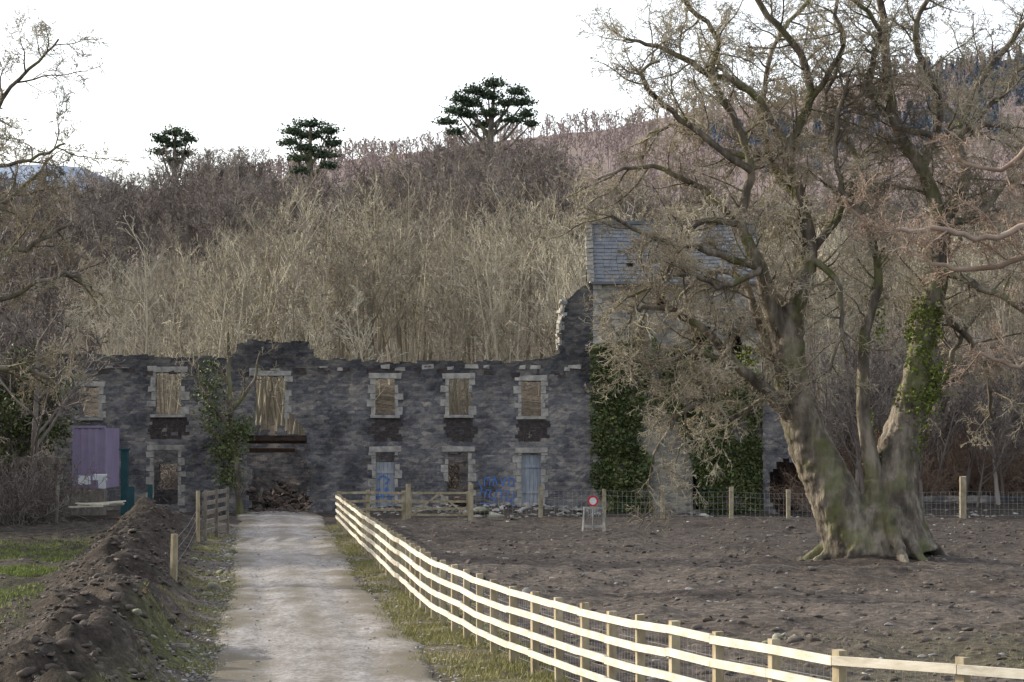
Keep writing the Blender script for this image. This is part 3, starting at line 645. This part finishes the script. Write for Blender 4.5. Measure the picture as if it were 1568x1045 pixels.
for i,p in enumerate(posts):
    d=(posts[min(i+1,len(posts)-1)]-posts[max(i-1,0)]); d.z=0; d.normalize(); nrm=Vector((-d.y,d.x,0))
    if nrm.x<0: nrm=-nrm
    side=nrm
    c=p+side*0.085; a=math.atan2(d.y,d.x)
    pb.box((c.x,c.y,c.z+0.47),(0.10,0.10,1.36+R.uniform(-.03,.03)),rot=a+R.uniform(-.05,.05),jit=0.006)
    if i<len(posts)-1:
        n=posts[i+1]
        for h in hts:
            o=R.uniform(-.008,.008)
            p1=p+Vector((0,0,h+jz[i]+o)); p2=n+Vector((0,0,h+jz[i+1]+o)); dd=(p2-p1).normalized()*0.004
            rb.beam(p1+dd,p2-dd,0.038,0.088)
        if p.y<60:
            s2=side*0.145
            for h in np.linspace(0.1,1.0,7): wb.tube([p+s2+Vector((0,0,h)),n+s2+Vector((0,0,h))],[0.0022]*2,3)
            for t in np.linspace(0,0.9,10):
                qq=p.lerp(n,t)+s2; wb.tube([qq+Vector((0,0,.1)),qq+Vector((0,0,1.0))],[0.0018]*2,3)
pb.obj('posts',M_post,FN); rb.obj('rails',M_rail,FN); wb.obj('wire_netting',M_wire,FN)
YG=104.0
def gx(x): return W(x,780,YG).x
FR=empty('post_and_rail_fence'); a_=Buf(); b2=Buf()
for x in (519,563,618): a_.box((gx(x),YG+0.02,0.55),(0.16,0.14,1.3+R.uniform(-.05,.1)),jit=.01)
for h in (0.45,0.78,1.12):
    b2.beam(Vector((gx(519),YG-0.07,h)),Vector((gx(563)-.01,YG-0.07,h+.02)),0.04,0.09); b2.beam(Vector((gx(563)+.01,YG-0.07,h+.02)),Vector((gx(618),YG-0.07,h)),0.04,0.09)
a_.obj('posts',M_post,FR); b2.obj('rails',M_post,FR)
GT=empty('farm_gate'); g=Buf(); x0,x1=gx(629),gx(716)
for h in (0.25,0.5,0.78,1.12): g.beam(Vector((x0,YG,h)),Vector((x1,YG,h)),0.035,0.085)
for x in (x0,x1): g.box((x,YG+0.0,0.69),(0.09,0.06,1.0))
g.beam(Vector((x0+.05,YG-0.04,0.25)),Vector(((x0+x1)/2,YG-0.04,1.1)),0.03,0.08); g.beam(Vector(((x0+x1)/2,YG-0.04,1.1)),Vector((x1-.05,YG-0.04,0.25)),0.03,0.08)
g.obj('gate_leaf',M_post,GT); g=Buf()
for x in (625,721): g.box((gx(x),YG+0.03,0.7),(0.2,0.2,1.55),jit=.01)
g.obj('gate_posts',M_post,GT)
WF=empty('wire_fence'); a_=Buf(); b2=Buf(); YW=105.5; wp=[(728,0),(828,1.35),(925,1.2),(1015,1.35),(1120,1.35),(1207,1.3),(1300,1.2),(1475,1.75),(1640,1.4)]
pv=[]
for x,h in wp:
    c=W(x,790,YW); gz=hgt(c.x,YW); pv.append(Vector((c.x,YW,gz)))
    if h: a_.box((c.x,YW,gz+h/2-0.1),(0.16 if h<1.5 else 0.24,0.14,h+0.1),rot=R.uniform(-.1,.1),jit=.015)
for i in range(len(pv)-1):
    for h in (0.15,0.4,0.65,0.9,1.1):
        b2.tube([pv[i]+Vector((0,-0.09,h)),(pv[i]+pv[i+1])/2+Vector((0,-0.09,h-.03)),pv[i+1]+Vector((0,-0.09,h))],[0.006]*3,3)
    nn=int((pv[i+1]-pv[i]).length/0.18)
    for k in range(nn):
        c=pv[i].lerp(pv[i+1],k/nn); b2.tube([c+Vector((0,-0.09,.1)),c+Vector((0,-0.09,1.08))],[0.003]*2,3)
a_.obj('posts',M_post,WF); b2.obj('wires',M_wire,WF)
LP=empty('old_wire_fence'); a_=Buf()
def stick(base,top_px,D,w,buf):
    t=W(top_px[0],top_px[1],D); b_=Vector((base[0],base[1],hgt(base[0],base[1])-0.2)); buf.tube([b_,b_.lerp(t,.5),t],[w,w*.95,w*.9],7)
p=G(265,915); stick((p.x,p.y),(267,818),p.y,0.085,a_)
p=G(303,835); stick((p.x,p.y),(303,752),p.y,0.07,a_)
a_.obj('posts',M_post,LP); a_=Buf(); pA=G(265,915); pB=G(303,835)
for h in (0.5,0.8,1.05): a_.tube([Vector((pA.x,pA.y,h+.1)),Vector(((pA.x+pB.x)/2,(pA.y+pB.y)/2,h)),Vector((pB.x,pB.y,h+.1))],[0.005]*3,3)
a_.obj('wires',M_wire,LP)
a_=Buf(); p=G(316,828); 
for k in range(5): a_.beam(Vector((p.x-0.0,p.y-1.0,0.3+k*.3)),Vector((p.x+0.05,p.y+5.5,0.3+k*.3)),0.04,0.13)
for yy in (-1.0,2.2,5.5): a_.box((p.x+0.07,p.y+yy+.05,0.75),(0.1,0.1,1.75))
a_.obj('open_wooden_gate',M_oldpost)
a_=Buf(); p=G(203,993); stick((p.x,p.y),(222,906),p.y-0.2,0.035,a_); a_.obj('leaning_stake',mat('red_stake_wood',[(0.16,0.08,0.06),(0.26,0.15,0.11)],5))
# ---------------------------------------------------------------- sign + barrier
TS=empty('traffic_sign'); p=G(908,813); a_=Buf()
a_.tube([Vector((p.x,p.y,-0.2)),Vector((p.x,p.y,1.22))],[0.028]*2,8); a_.obj('pole',M_wire,TS)
def disc(r0,r1,y,m,nm):
    b=Buf(); n=28
    for k in range(n):
        a=6.28318*k/n
        for r in (r0,r1):
            for dy in (0,0.012): b.v.append((p.x+math.cos(a)*r,y+dy,1.06+math.sin(a)*r))
    for k in range(n):
        A=k*4; B=((k+1)%n)*4
        b.f+= [(A,A+2,B+2,B),(A+1,B+1,B+3,A+3),(A+2,A+3,B+3,B+2)]
    b.obj(nm,m,TS)
disc(0.0,0.15,p.y-0.05,M_white,'white_face'); disc(0.13,0.19,p.y-0.056,M_red,'red_ring')
BR=empty('crowd_barrier_frame'); a_=Buf(); pz=G(893,815); 
for dx in (0,0.74):
    a_.beam(Vector((pz.x+dx,pz.y,0)),Vector((pz.x+dx+(0.06 if dx==0 else -.06),pz.y+0.1,0.86)),0.06,0.12)
    a_.beam(Vector((pz.x+dx,pz.y+0.5,0)),Vector((pz.x+dx+(0.06 if dx==0 else -.06),pz.y+0.14,0.86)),0.06,0.08)
a_.box((pz.x+.37,pz.y+0.1,0.84),(0.7,0.06,0.08)); a_.box((pz.x+.37,pz.y+0.02,0.2),(0.7,0.05,0.1))
a_.obj('frame',M_dress,BR); a_=Buf()
for i in range(7): a_.box((pz.x+.1+i*.09,pz.y+0.07,0.52),(0.03,0.03,0.56))
a_.obj('bars',M_stone,BR)
# ---------------------------------------------------------------- left yard things
def boxpx(b,x0,x1,y0,y1,D,dep,jit=0.0):
    p=W(x0,y0,D); q_=W(x1,y1,D); b.box(((p.x+q_.x)/2,D+dep/2,(p.z+q_.z)/2),(abs(q_.x-p.x),dep,abs(p.z-q_.z)),jit=jit)
SC=empty('site_container'); b=Buf(); p0=W(114,655,108); p1=W(160,748,108); n=9; w=(p1.x-p0.x)/n
for i in range(n): b.box((p0.x+(i+.5)*w,108+(0.03 if i%2 else 0),(p0.z+p1.z)/2),(w,0.05,p0.z-p1.z))
b.box(((p0.x+p1.x)/2,108.02+2.1,(p0.z+p1.z)/2),(p1.x-p0.x-0.02,4,p0.z-p1.z-0.02)); b.obj('corrugated_body',M_lilac,SC)
b=Buf(); b.box(((p0.x+p1.x)/2,108,p0.z+0.03),(p1.x-p0.x+.06,0.12,0.09)); b.box(((p0.x+p1.x)/2,108,p1.z-0.08),(p1.x-p0.x+.06,0.12,0.12)); 
for s_ in (p0.x-.03,p1.x+.03): b.box((s_,108.0,(p0.z+p1.z)/2),(0.08,0.14,p0.z-p1.z))
b.obj('container_frame',M_lilac,SC)
b=Buf(); boxpx(b,120,136,729,742,106,0.5,.02); boxpx(b,142,162,727,736,106.5,0.4,.02); boxpx(b,150,160,736,748,106.5,0.3,.02); b.obj('white_crate',M_white)
b=Buf(); boxpx(b,100,158,750,790,105,0.8,.03); b.obj('pallet_stack',M_oldpost)
b=Buf(); boxpx(b,185,195,690,790,104,0.3); boxpx(b,182,198,687,690,104-.03,0.36); boxpx(b,196,205,745,790,100,0.12); boxpx(b,226,233,742,790,100,0.12); b.obj('teal_gate_posts',M_teal)
b=Buf()
for i in range(9):
    p=W(145+R.uniform(-12,22),776+R.uniform(-5,4),99); b.beam(Vector((p.x-.7,p.y,max(p.z,.1))),Vector((p.x+.6,p.y+R.uniform(-.6,.6),max(p.z+R.uniform(-.1,.1),.08))),0.12,0.05)
b.obj('timber_pile',M_rail)
b=Buf(); p=W(85,760,100); b.tube([Vector((p.x,100,-.2)),Vector((p.x+.1,100,W(85,728,100).z))],[.09,.08],7); boxpx(b,20,100,700,712,106,0.1,.02); b.obj('gate_post',M_oldpost)
n=420; rx=rng.uniform(-7,4,n); ry_=112.8+rng.normal(0,1.2,n); rocksobj('rubble_bank',np.stack([rx,ry_,height(rx,ry_)],1),np.abs(rng.normal(0,0.11,n))+0.04,M_stone)
n=190; rx=rng.uniform(4,26,n); ry_=110.8+rng.normal(0,1.6,n); rocksobj('rubble_bank',np.stack([rx,ry_,height(rx,ry_)],1),np.abs(rng.normal(0,0.09,n))+0.04,M_stone)
n=90; rx=rng.uniform(-20,-12.5,n); ry_=rng.uniform(104,114,n); rocksobj('yard_rubble',np.stack([rx,ry_,height(rx,ry_)],1),np.abs(rng.normal(0,0.1,n))+0.05,M_rub)
fyy=[p.y for p in fv]; fxx=[p.x for p in fv]
n=15000; ry_=26+76*rng.random(n)**1.15; rx=rng.uniform(-0.16,0.21,n)*ry_; 
k=(rx>np.interp(ry_,fyy,fxx)+0.3); rx,ry_=rx[k],ry_[k]
rocksobj('soil_clods',np.stack([rx,ry_,height(rx,ry_)-0.01],1),np.abs(rng.normal(0,0.045,len(rx)))+0.013,M_clod,flat=.65)
n=800; ry_=30+78*rng.random(n); rx=rng.uniform(-0.1,0.2,n)*ry_; k=(rx>np.interp(ry_,fyy,fxx)+0.4); rx,ry_=rx[k],ry_[k]
rocksobj('field_stones',np.stack([rx,ry_,height(rx,ry_)],1),np.abs(rng.normal(0,0.04,len(rx)))+0.02,M_stone)
n=9000; ry_=28+76*rng.random(n)**1.3; rx=bank_c(ry_)+rng.normal(-0.3,1.5,n); k=rx<road_c(ry_)-road_w(ry_)/2-0.5; rx,ry_=rx[k],ry_[k]
rocksobj('bank_clods',np.stack([rx,ry_,height(rx,ry_)-0.005],1),np.abs(rng.normal(0,0.04,len(rx)))+0.012,M_clod,flat=.7)
n=5200; ry_=28+70*rng.random(n)**1.4; sd=np.where(rng.random(n)<.65,-1,1); rx=road_c(ry_)+sd*(road_w(ry_)/2+rng.normal(0,.33,n))
rocksobj('verge_gravel',np.stack([rx,ry_,np.maximum(height(rx,ry_),0)+0.018],1),np.abs(rng.normal(0,0.016,n))+0.010,M_stone)
S_=[];C_=[]
for (x,y,s) in ((328,905,.16),(345,893,.14),(335,878,.10),(348,880,.09),(318,915,.1),(362,848,.17),(350,852,.12),(372,850,.12),(300,862,.1),(210,1012,.1),(235,1020,.08),(1187,985,.11),(1202,982,.08),(1176,988,.07),(1213,988,.06),(250,1030,.06),(774,862,.09),(735,790,.3),(760,792,.25),(790,800,.2)):
    p=G(x,y); C_.append((p.x,p.y,hgt(p.x,p.y)+s*0.35)); S_.append(s*1.15)
rocksobj('verge_stones',C_,S_,M_moss,flat=.8)
b=Buf(); p=G(270,1003); b.tube([Vector((p.x-.25,p.y,.12)),Vector((p.x,p.y+.02,.11)),Vector((p.x+.2,p.y+.05,.1))],[.075,.07,.07],9); b.obj('cut_log',M_oldpost)
# ---------------------------------------------------------------- grass
def grass(nm,Pxy,h,m,w=0.02):
    n=len(Pxy); x,y=Pxy[:,0],Pxy[:,1]; z=np.maximum(height(x,y),-.01 if nm=='verge_grass' else -9); a=rng.uniform(0,6.28,n); hh=h*rng.uniform(.4,1.4,n); ww=w*rng.uniform(.5,1.3,n)
    lean=rng.normal(0,.45,(n,2))*hh[:,None]
    B0=np.stack([x-np.cos(a)*ww/2,y-np.sin(a)*ww/2,z-.01],1); B1=np.stack([x+np.cos(a)*ww/2,y+np.sin(a)*ww/2,z-.01],1); T=np.stack([x+lean[:,0],y+lean[:,1],z+hh],1)
    V_=np.stack([B0,B1,T],1).reshape(-1,3); addobj(nm,npmesh(nm,V_,np.arange(3*n).reshape(-1,3),m))
n=70000; ry_=24+76*rng.random(n)**1.5; rx=road_c(ry_)+road_w(ry_)/2-0.35+rng.random(n)**1.2*2.0; k=fbm(rx,ry_,0.9,70)>-0.12+0.35*sstep(0.1,-0.35,rx-road_c(ry_)-road_w(ry_)/2); grass('verge_grass',np.stack([rx,ry_],1)[k],0.07,M_grass)
n=32000; ry_=28+70*rng.random(n)**1.3; rx=road_c(ry_)-road_w(ry_)/2+0.25-rng.random(n)*1.4; k=fbm(rx,ry_,1.8,37)>0.02; grass('verge_grass',np.stack([rx,ry_],1)[k],0.06,M_grass)
n=60000; ry_=rng.normal(64,8.5,n); rx=bank_c(ry_)-1.6-rng.random(n)*7; k=fbm(rx,ry_,2.5,30)>-0.1; grass('pasture_grass',np.stack([rx,ry_],1)[k],0.08,M_grassg,0.03)
n=14000; ry_=26+18*rng.random(n); rx=rng.uniform(1.5,9.5,n); k=(fbm(rx,ry_,6,24)+0.5*sstep(36,26,ry_)+fbm(rx,ry_,.8,71)*.6)>0.28; grass('pasture_grass',np.stack([rx,ry_],1)[k],0.035,M_grass,0.014)
# ---------------------------------------------------------------- big bare tree
def catm(P_,r_,steps=5,wob=0.0):
    Q=[];q_=[]; n=len(P_)
    for i in range(n-1):
        p0,p1,p2,p3=P_[max(i-1,0)],P_[i],P_[i+1],P_[min(i+2,n-1)]
        for k in range(steps):
            t=k/steps; v=0.5*((2*p1)+(p2-p0)*t+(2*p0-5*p1+4*p2-p3)*t*t+(3*p1-p0-3*p2+p3)*t**3)
            rr=r_[i]*(1-t)+r_[i+1]*t
            wv=rdir()*wob*min(1,0.06/max(rr,0.03))*(0 if (i==0 and k==0) else 1)
            Q.append(v+wv); q_.append(rr)
    Q.append(P_[-1]); q_.append(r_[-1]); return Q,q_
def hero(nm,limbs,D0,cfg,leafy=None,mats=(M_bark,M_twig),sub=0.42,seed=3,subL=(1.0,2.6),thick=None):
    R.seed(seed); E=empty(nm); tb,tw_=Buf(),Buf(); lower=Buf()
    for L_ in limbs:
        off=L_[0]; P_=[]; r_=[]
        for i,(x,y,rp) in enumerate(L_[1]):
            t=i/(len(L_[1])-1); D=D0+off[0]+(off[1]-off[0])*t
            P_.append(W(x,y,D)); r_.append(rp/F*D)
        if L_[2] and L_[1][0][1]>840: P_[0].z=hgt(P_[0].x,P_[0].y)-0.15
        Q,q_=catm(P_,r_,5,0.06)
        if thick:
            ic=next((i for i,r in enumerate(q_) if r<thick),0)
            if ic>1:
                lower.tube(Q[:ic+2],q_[:ic+2],14,True)
                tb.tube(Q[ic-1:],[r*0.97 for r in q_[ic-1:]],10)
            else: tb.tube(Q,q_,10 if q_[0]>.15 else 7)
        else: tb.tube(Q,q_,12 if q_[0]>.25 else 7)
        tot=sum((Q[i+1]-Q[i]).length for i in range(len(Q)-1)); ns=int(tot/sub); t0=0.4 if L_[2] else 0.08
        for k in range(ns):
            t=t0+(1-t0)*(k+R.random())/ns
            q2,dd=at_path(Q,min(t,.999)); ax=dd.cross(rdir())
            if ax.length<1e-2: continue
            nd=Matrix.Rotation(math.radians(R.uniform(35,80)),3,ax.normalized())@dd
            nd=(nd+Vector((0,0,R.uniform(-.25,.35)))).normalized()
            ri=q_[min(int(t*(len(q_)-1)),len(q_)-1)]
            grow((tb,tw_),q2,nd,R.uniform(*subL),min(ri*0.45,0.026)+0.006,0,cfg)
    tb.obj('limbs',mats[0],E,True); tw_.obj('twigs',mats[1],E)
    return E,lower
cfgH=dict(max=3,seg=[8,5,3,2],wob=[0.27,0.30,0.28,0.25],grav=[0.03,-0.02,-0.05,-0.04],tip=0.3,rmin=0.0062,twlev=1,n=[9,6,4],t0=[0.12,0.12,0.15],ang=[(30,70),(30,70),(25,65)],ratio=[0.48,0.5,0.55],rr=[0.5,0.6,0.7],fall=0.3)
limbs=[
 ((0,0),[(1318,872,54),(1296,805,44),(1268,740,37),(1234,665,32),(1214,590,27),(1207,520,24),(1222,455,17),(1240,390,13),(1228,310,10),(1208,230,8),(1240,155,7),(1225,80,6),(1165,10,5),(1140,-80,3)],True),
 ((0,-1.5),[(1210,530,18),(1180,470,15),(1165,410,11),(1135,340,8),(1150,260,7),(1128,190,6),(1090,120,5),(1098,60,4),(1050,0,3.5),(1030,-60,2)],False),
 ((0.3,0.6),[(1385,872,56),(1372,805,46),(1368,730,37),(1385,650,27),(1402,590,23),(1418,500,19),(1438,420,15),(1440,340,13),(1412,260,11),(1372,190,9),(1358,100,8),(1350,10,6),(1330,-80,4)],True),
 ((0.1,-0.8),[(1348,820,26),(1338,730,15),(1322,630,11),(1325,510,9),(1345,430,7),(1330,350,6),(1290,290,4.5),(1280,200,4),(1300,120,3)],True),
 ((0.5,2.2),[(1440,350,11),(1478,280,8),(1470,205,7),(1510,110,5),(1568,40,4),(1600,-20,3)],False),
 ((0,-2),[(1232,660,15),(1182,607,11),(1130,560,8),(1070,500,6),(1010,470,4),(960,480,2)],False),
 ((0,-2),[(1208,232,7),(1150,140,6),(1085,112,5),(1020,75,4),(955,60,2)],False),
 ((-1,-2.5),[(1150,262,6),(1070,205,5),(1005,150,4),(982,112,3),(1010,95,2)],False),
 ((0.5,0.5),[(1412,262,8),(1440,160,6),(1400,60,5),(1435,-20,3)],False),
 ((0.3,-1.5),[(1438,410,8),(1500,440,6),(1560,470,4),(1620,520,3)],False),
 ((0.5,2.0),[(1420,490,8),(1465,500,6),(1505,560,4),(1520,640,3)],False),
 ((-.5,-3),[(1165,412,7),(1085,385,5),(1005,365,4),(935,330,2.5)],False),
 ((0,-1),[(1135,342,6),(1060,280,4.5),(985,255,3.5),(915,275,2)],False),
 ((-.5,-2.5),[(1137,345,6),(1065,345,4.5),(1012,425,3.5),(960,455,2)],False),
 ((-1,-3),[(1110,545,6),(1085,605,4.5),(1035,640,3.5),(1000,700,2)],False),
 ((0,2),[(1240,392,7),(1290,320,5),(1310,240,4),(1260,180,3.5),(1290,90,3)],False),
 ((0,2.5),[(1228,310,7),(1180,250,5),(1170,150,4),(1190,60,3.5),(1240,0,3)],False),
 ((0,-2),[(1372,192,7),(1330,130,5),(1345,50,4),(1300,-10,3)],False),
 ((0,1.5),[(1388,650,8),(1440,600,6),(1460,540,4),(1500,470,3)],False),
 ((0,2),[(1214,590,9),(1170,520,7),(1140,430,5),(1080,420,3.5),(1040,460,2.5)],False),
 ((0,-1.5),[(1240,392,6),(1280,430,5),(1290,500,3.5),(1270,570,2.5)],False),
 ((0,-3),[(1372,195,6),(1450,210,5),(1520,190,4),(1590,230,3)],False),
 ((0,2),[(1208,232,6),(1120,235,5),(1040,190,4),(990,210,2)],False),
 ((0,-2),[(1180,605,6),(1120,640,4.5),(1080,600,3.5),(1040,560,2)],False),
 ((-1,-2),[(1128,560,5),(1060,540,4),(1000,560,3),(950,540,2)],False),
 ((-1,-3),[(1165,412,5),(1110,440,4),(1050,420,3.2),(990,440,2)],False),
 ((0,1),[(1440,345,6),(1500,330,5),(1540,280,4),(1590,300,3)],False),
 ((0,1),[(1470,205,5),(1530,150,4),(1560,110,3),(1600,90,2)],False),
 ((0,-1),[(1240,155,5),(1290,70,4),(1280,10,3),(1310,-40,2)],False),
]
HE,rtb=hero('bare_ash_tree',limbs,68.5,cfgH,seed=5,sub=0.36,subL=(0.8,2.2),thick=0.30)
base=G(1350,870); base.y=68.6; base.x=W(1350,870,68.6).x
for a in (0.1,0.9,1.7,2.5,3.05,3.5,4.1,4.9,5.6):
    a+=R.uniform(-.15,.15); L=R.uniform(1.3,2.0)*(1.15 if 2.8<a<3.8 else 1); pts=[]; rr=[]
    for t,hh,r_ in ((0.3,1.2,.22),(0.48,.55,.22),(.68,.16,.17),(.86,-.02,.11),(1.05,-.14,.05)):
        x=base.x+math.cos(a)*L*t*1.15; y=base.y+math.sin(a)*L*t; pts.append(Vector((x,y,hgt(x,y)*0.9+hh))); rr.append(r_)
    rtb.tube(pts,rr,8,True)
rtb.tube([Vector((base.x,base.y,-.3)),Vector((base.x,base.y,.4)),Vector((base.x,base.y,1.1)),Vector((base.x,base.y,1.6)),Vector((base.x-.02,base.y,1.95))],[1.0,.85,.65,.5,.25],14,True)
ro=rtb.obj('trunk',M_bark,HE,True)
rm=ro.modifiers.new('remesh','REMESH'); rm.mode='VOXEL'; rm.voxel_size=0.06; rm.use_smooth_shade=True
sm=ro.modifiers.new('smooth','SMOOTH'); sm.iterations=5; sm.factor=0.6
tx_=bpy.data.textures.new('bark_lumps','CLOUDS'); tx_.noise_scale=0.25; tx_.noise_depth=4
dm=ro.modifiers.new('lumps','DISPLACE'); dm.texture=tx_; dm.strength=0.17; dm.mid_level=0.5; dm.texture_coords='GLOBAL'
def ivy_trunk():
    out=[]
    path=[(1385,700),(1392,650),(1402,600),(1408,560),(1414,515),(1422,465)]
    n=3300; t=rng.random(n)**0.8*5; i=np.minimum(t.astype(int),4); f=t-i; px=np.array([p[0] for p in path]); py=np.array([p[1] for p in path])
    x=px[i]*(1-f)+px[i+1]*f; y=py[i]*(1-f)+py[i+1]*f
    rad=(0.26+0.34*np.clip(fbm(t*3,t*0,1.0,95)+.35,0,1))*np.sqrt(rng.random(n)); a=rng.uniform(0,6.28,n)
    c=np.array([W(u,v,68.8) for u,v in zip(x,y)]); c[:,0]+=np.cos(a)*rad*1.1; c[:,1]+=np.sin(a)*rad; c[:,2]+=rng.normal(0,.12,n); out.append(c)
    for (x0,y0,x1,y1,r,k) in ((1420,610,1440,560,.3,350),(1350,520,1340,430,.16,200),(1400,640,1425,600,.4,300),(1150,560,1140,540,.25,200),(1335,720,1325,620,.14,300),(1345,760,1350,700,.12,200),(1240,420,1225,470,.12,120)):
        t=rng.random(k); c=np.array([W(x0+(x1-x0)*a,y0+(y1-y0)*a,68.6) for a in t]); out.append(c+rng.normal(0,r*.6,(k,3)))
    return np.concatenate(out)
V_,F_=leaves(ivy_trunk(),0.10); addobj('ivy_on_trunk',npmesh('ivy_on_trunk',V_,F_,mat('sunlit_ivy',[(0.07,0.10,0.02),(0.15,0.185,0.04),(0.24,0.28,0.07)],2,bump=0)),HE)  # brighter copy of the ivy, with sunlight put into the leaf colour
limbs2=[((0,0),[(1760,900,30),(1740,600,24),(1700,400,18),(1690,200,12),(1700,0,8)],True),
 ((0,-1),[(1705,400,10),(1600,345,6),(1510,365,4.5),(1430,350,4),(1345,352,3.5),(1290,300,2)],False),
 ((0,1),[(1705,450,10),(1610,385,6),(1510,412,4.5),(1430,402,3),(1380,380,2)],False),
 ((0,0),[(1695,250,9),(1600,210,5),(1530,260,3.5),(1460,240,2.5)],False),
 ((0,0),[(1740,560,9),(1640,520,5),(1560,560,3.5),(1500,540,2.5)],False)]
hero('bare_oak_tree',limbs2,60,cfgH,mats=(M_twigr,M_twigr),seed=8,sub=0.5,subL=(0.6,1.6))
limbs3=[((0,0),[(-170,960,26),(-160,700,22),(-120,450,17),(-110,200,12),(-90,0,8)],True),
 ((0,1),[(-118,430,10),(-40,330,5),(20,300,3.5),(80,240,2)],False),
 ((0,-1),[(-115,250,9),(-30,200,4),(30,120,3),(90,60,1.5)],False),
 ((0,-1),[(-118,350,9),(-40,260,4),(30,250,3),(100,220,1.5)],False),
 ((0,0),[(-140,600,9),(-60,500,5),(20,450,4),(100,420,3),(140,440,2)],False),
 ((0,1),[(-140,620,9),(-60,590,5),(20,560,4),(90,590,2)],False),
 ((0,1),[(-120,460,9),(-40,400,5),(40,380,4),(110,340,2)],False)]
hero('bare_hedgerow_tree',limbs3,62,cfgH,seed=11,mats=(M_bark,M_twig),sub=0.42,subL=(0.8,1.9))
limbs4=[((0,0),[(368,788,6),(362,720,5.5),(352,640,5),(350,560,3.5),(347,500,2)],False),((0,0),[(356,660,4),(320,610,3),(300,560,2),(290,540,1)],False),((0,0),[(353,630,3.5),(385,590,2.5),(398,540,1.5)],False),((0,0),[(360,700,4),(330,670,3),(310,640,2)],False)]
cfgS=dict(cfgH); cfgS.update(max=2,n=[6,5],rmin=0.008,grav=[0.12,0.1,0.05,0])
SE,_=hero('ivy_clad_sapling',limbs4,113.5,cfgS,seed=12,sub=0.6,subL=(0.6,1.6))
C_=[]
for (x,y,r,k) in ((322,590,.5,400),(330,640,.55,400),(318,615,.4,200),(345,690,.5,900),(360,665,.45,600),(350,730,.45,500),(375,655,.3,200),(322,560,.3,120)):
    c=np.array(W(x,y,113.6)); C_.append(c+rng.normal(0,r*.7,(k,3)))
V_,F_=leaves(np.concatenate(C_),0.13); addobj('ivy_leaves',npmesh('ivy_leaves',V_,F_,M_ivy),SE)
E=empty('hedgerow_trees')
P=region(50,lambda x,y:x/y*F+CX<70,-36,-17.5,88,122); scatter('hedgerow_stand',woods[0],P,rng.uniform(0.7,1.2,len(P)),E)
# ivy-clad trees beside the lane: their long shadows band the track and the paddock
P=np.array([(-17.8,73,0),(-19.5,76,0),(-21,79.0,0),(-23,101,0),(-25,97,0),(-20.5,109,0)],float)
scatter('ivy_clad_stand',(woods[1],ivycrown),P,np.array([.70,.95,1.45,.8,1.0,.75]),E)
E=empty('bramble_thicket')
P=region(150,lambda x,y:(x/y*F+CX<75),-32,-17.5,98,118); scatter('thicket_stand',shr[0],P,rng.uniform(0.8,1.5,len(P)),E,0.15)
P=region(240,lambda x,y:(x>12.5)&((y>113.5)),12,34,110,128); scatter('bracken_stand',shr[1],P,rng.uniform(0.5,1.2,len(P)),E,0.15)
P=region(180,lambda x,y:(y>YB+8.5),-24,36,118,132); scatter('understorey_stand',shr[0],P,rng.uniform(0.8,1.6,len(P)),E,0.15)
P=region(60,lambda x,y:(y>112),14,32,112,126); scatter('scrub_trees',woods[2],P,rng.uniform(0.45,0.8,len(P)),E,0.15)
# ---------------------------------------------------------------- light, sky, camera
el=math.radians(23); sd=Vector((-0.90,0.43,0)).normalized()*math.cos(el); sd.z=math.sin(el)
w=bpy.data.worlds.new('World'); scene.world=w; w.use_nodes=True; nt=w.node_tree; bg=nt.nodes['Background']; L=nt.links
sk=nt.nodes.new('ShaderNodeTexSky'); sk.sky_type='NISHITA'; sk.sun_disc=False; sk.sun_elevation=el; sk.sun_rotation=math.atan2(sd.x,sd.y); sk.dust_density=3.0; sk.air_density=1.0; sk.ozone_density=1.0
tc=nt.nodes.new('ShaderNodeTexCoord'); dp_=nt.nodes.new('ShaderNodeVectorMath'); dp_.operation='DOT_PRODUCT'; dp_.inputs[1].default_value=sd
L.new(tc.outputs['Generated'],dp_.inputs[0])
mr=nt.nodes.new('ShaderNodeMapRange'); mr.inputs['From Min'].default_value=-0.8; mr.inputs['From Max'].default_value=0.4; mr.inputs['To Min'].default_value=2.6; mr.inputs['To Max'].default_value=6.2
L.new(dp_.outputs['Value'],mr.inputs['Value'])
sc_=nt.nodes.new('ShaderNodeVectorMath'); sc_.operation='SCALE'; sc_.inputs[0].default_value=(1.0,1.0,1.03); L.new(mr.outputs[0],sc_.inputs['Scale'])
ad_=nt.nodes.new('ShaderNodeVectorMath'); ad_.operation='ADD'; L.new(sk.outputs[0],ad_.inputs[0]); L.new(sc_.outputs[0],ad_.inputs[1])
L.new(ad_.outputs[0],bg.inputs[0]); bg.inputs[1].default_value=0.15
sl=bpy.data.lights.new('sun','SUN'); sl.energy=5.0; sl.angle=math.radians(0.5); sl.color=(1,0.93,0.80)
so=bpy.data.objects.new('sun',sl); COL.objects.link(so); so.rotation_euler=(-sd).to_track_quat('-Z','Y').to_euler()
cam=bpy.data.cameras.new('camera'); cam.sensor_width=36; cam.lens=36*F/1568; cam.clip_end=20000; cam.clip_start=0.5
co=bpy.data.objects.new('camera',cam); COL.objects.link(co); co.location=(0,0,CAMH); co.rotation_euler=(math.pi/2+PITCH,0,0); scene.camera=co
scene.view_settings.view_transform='Standard'; scene.view_settings.look='None'; scene.view_settings.exposure=0
print('verts',sum(len(m.vertices) for m in bpy.data.meshes))
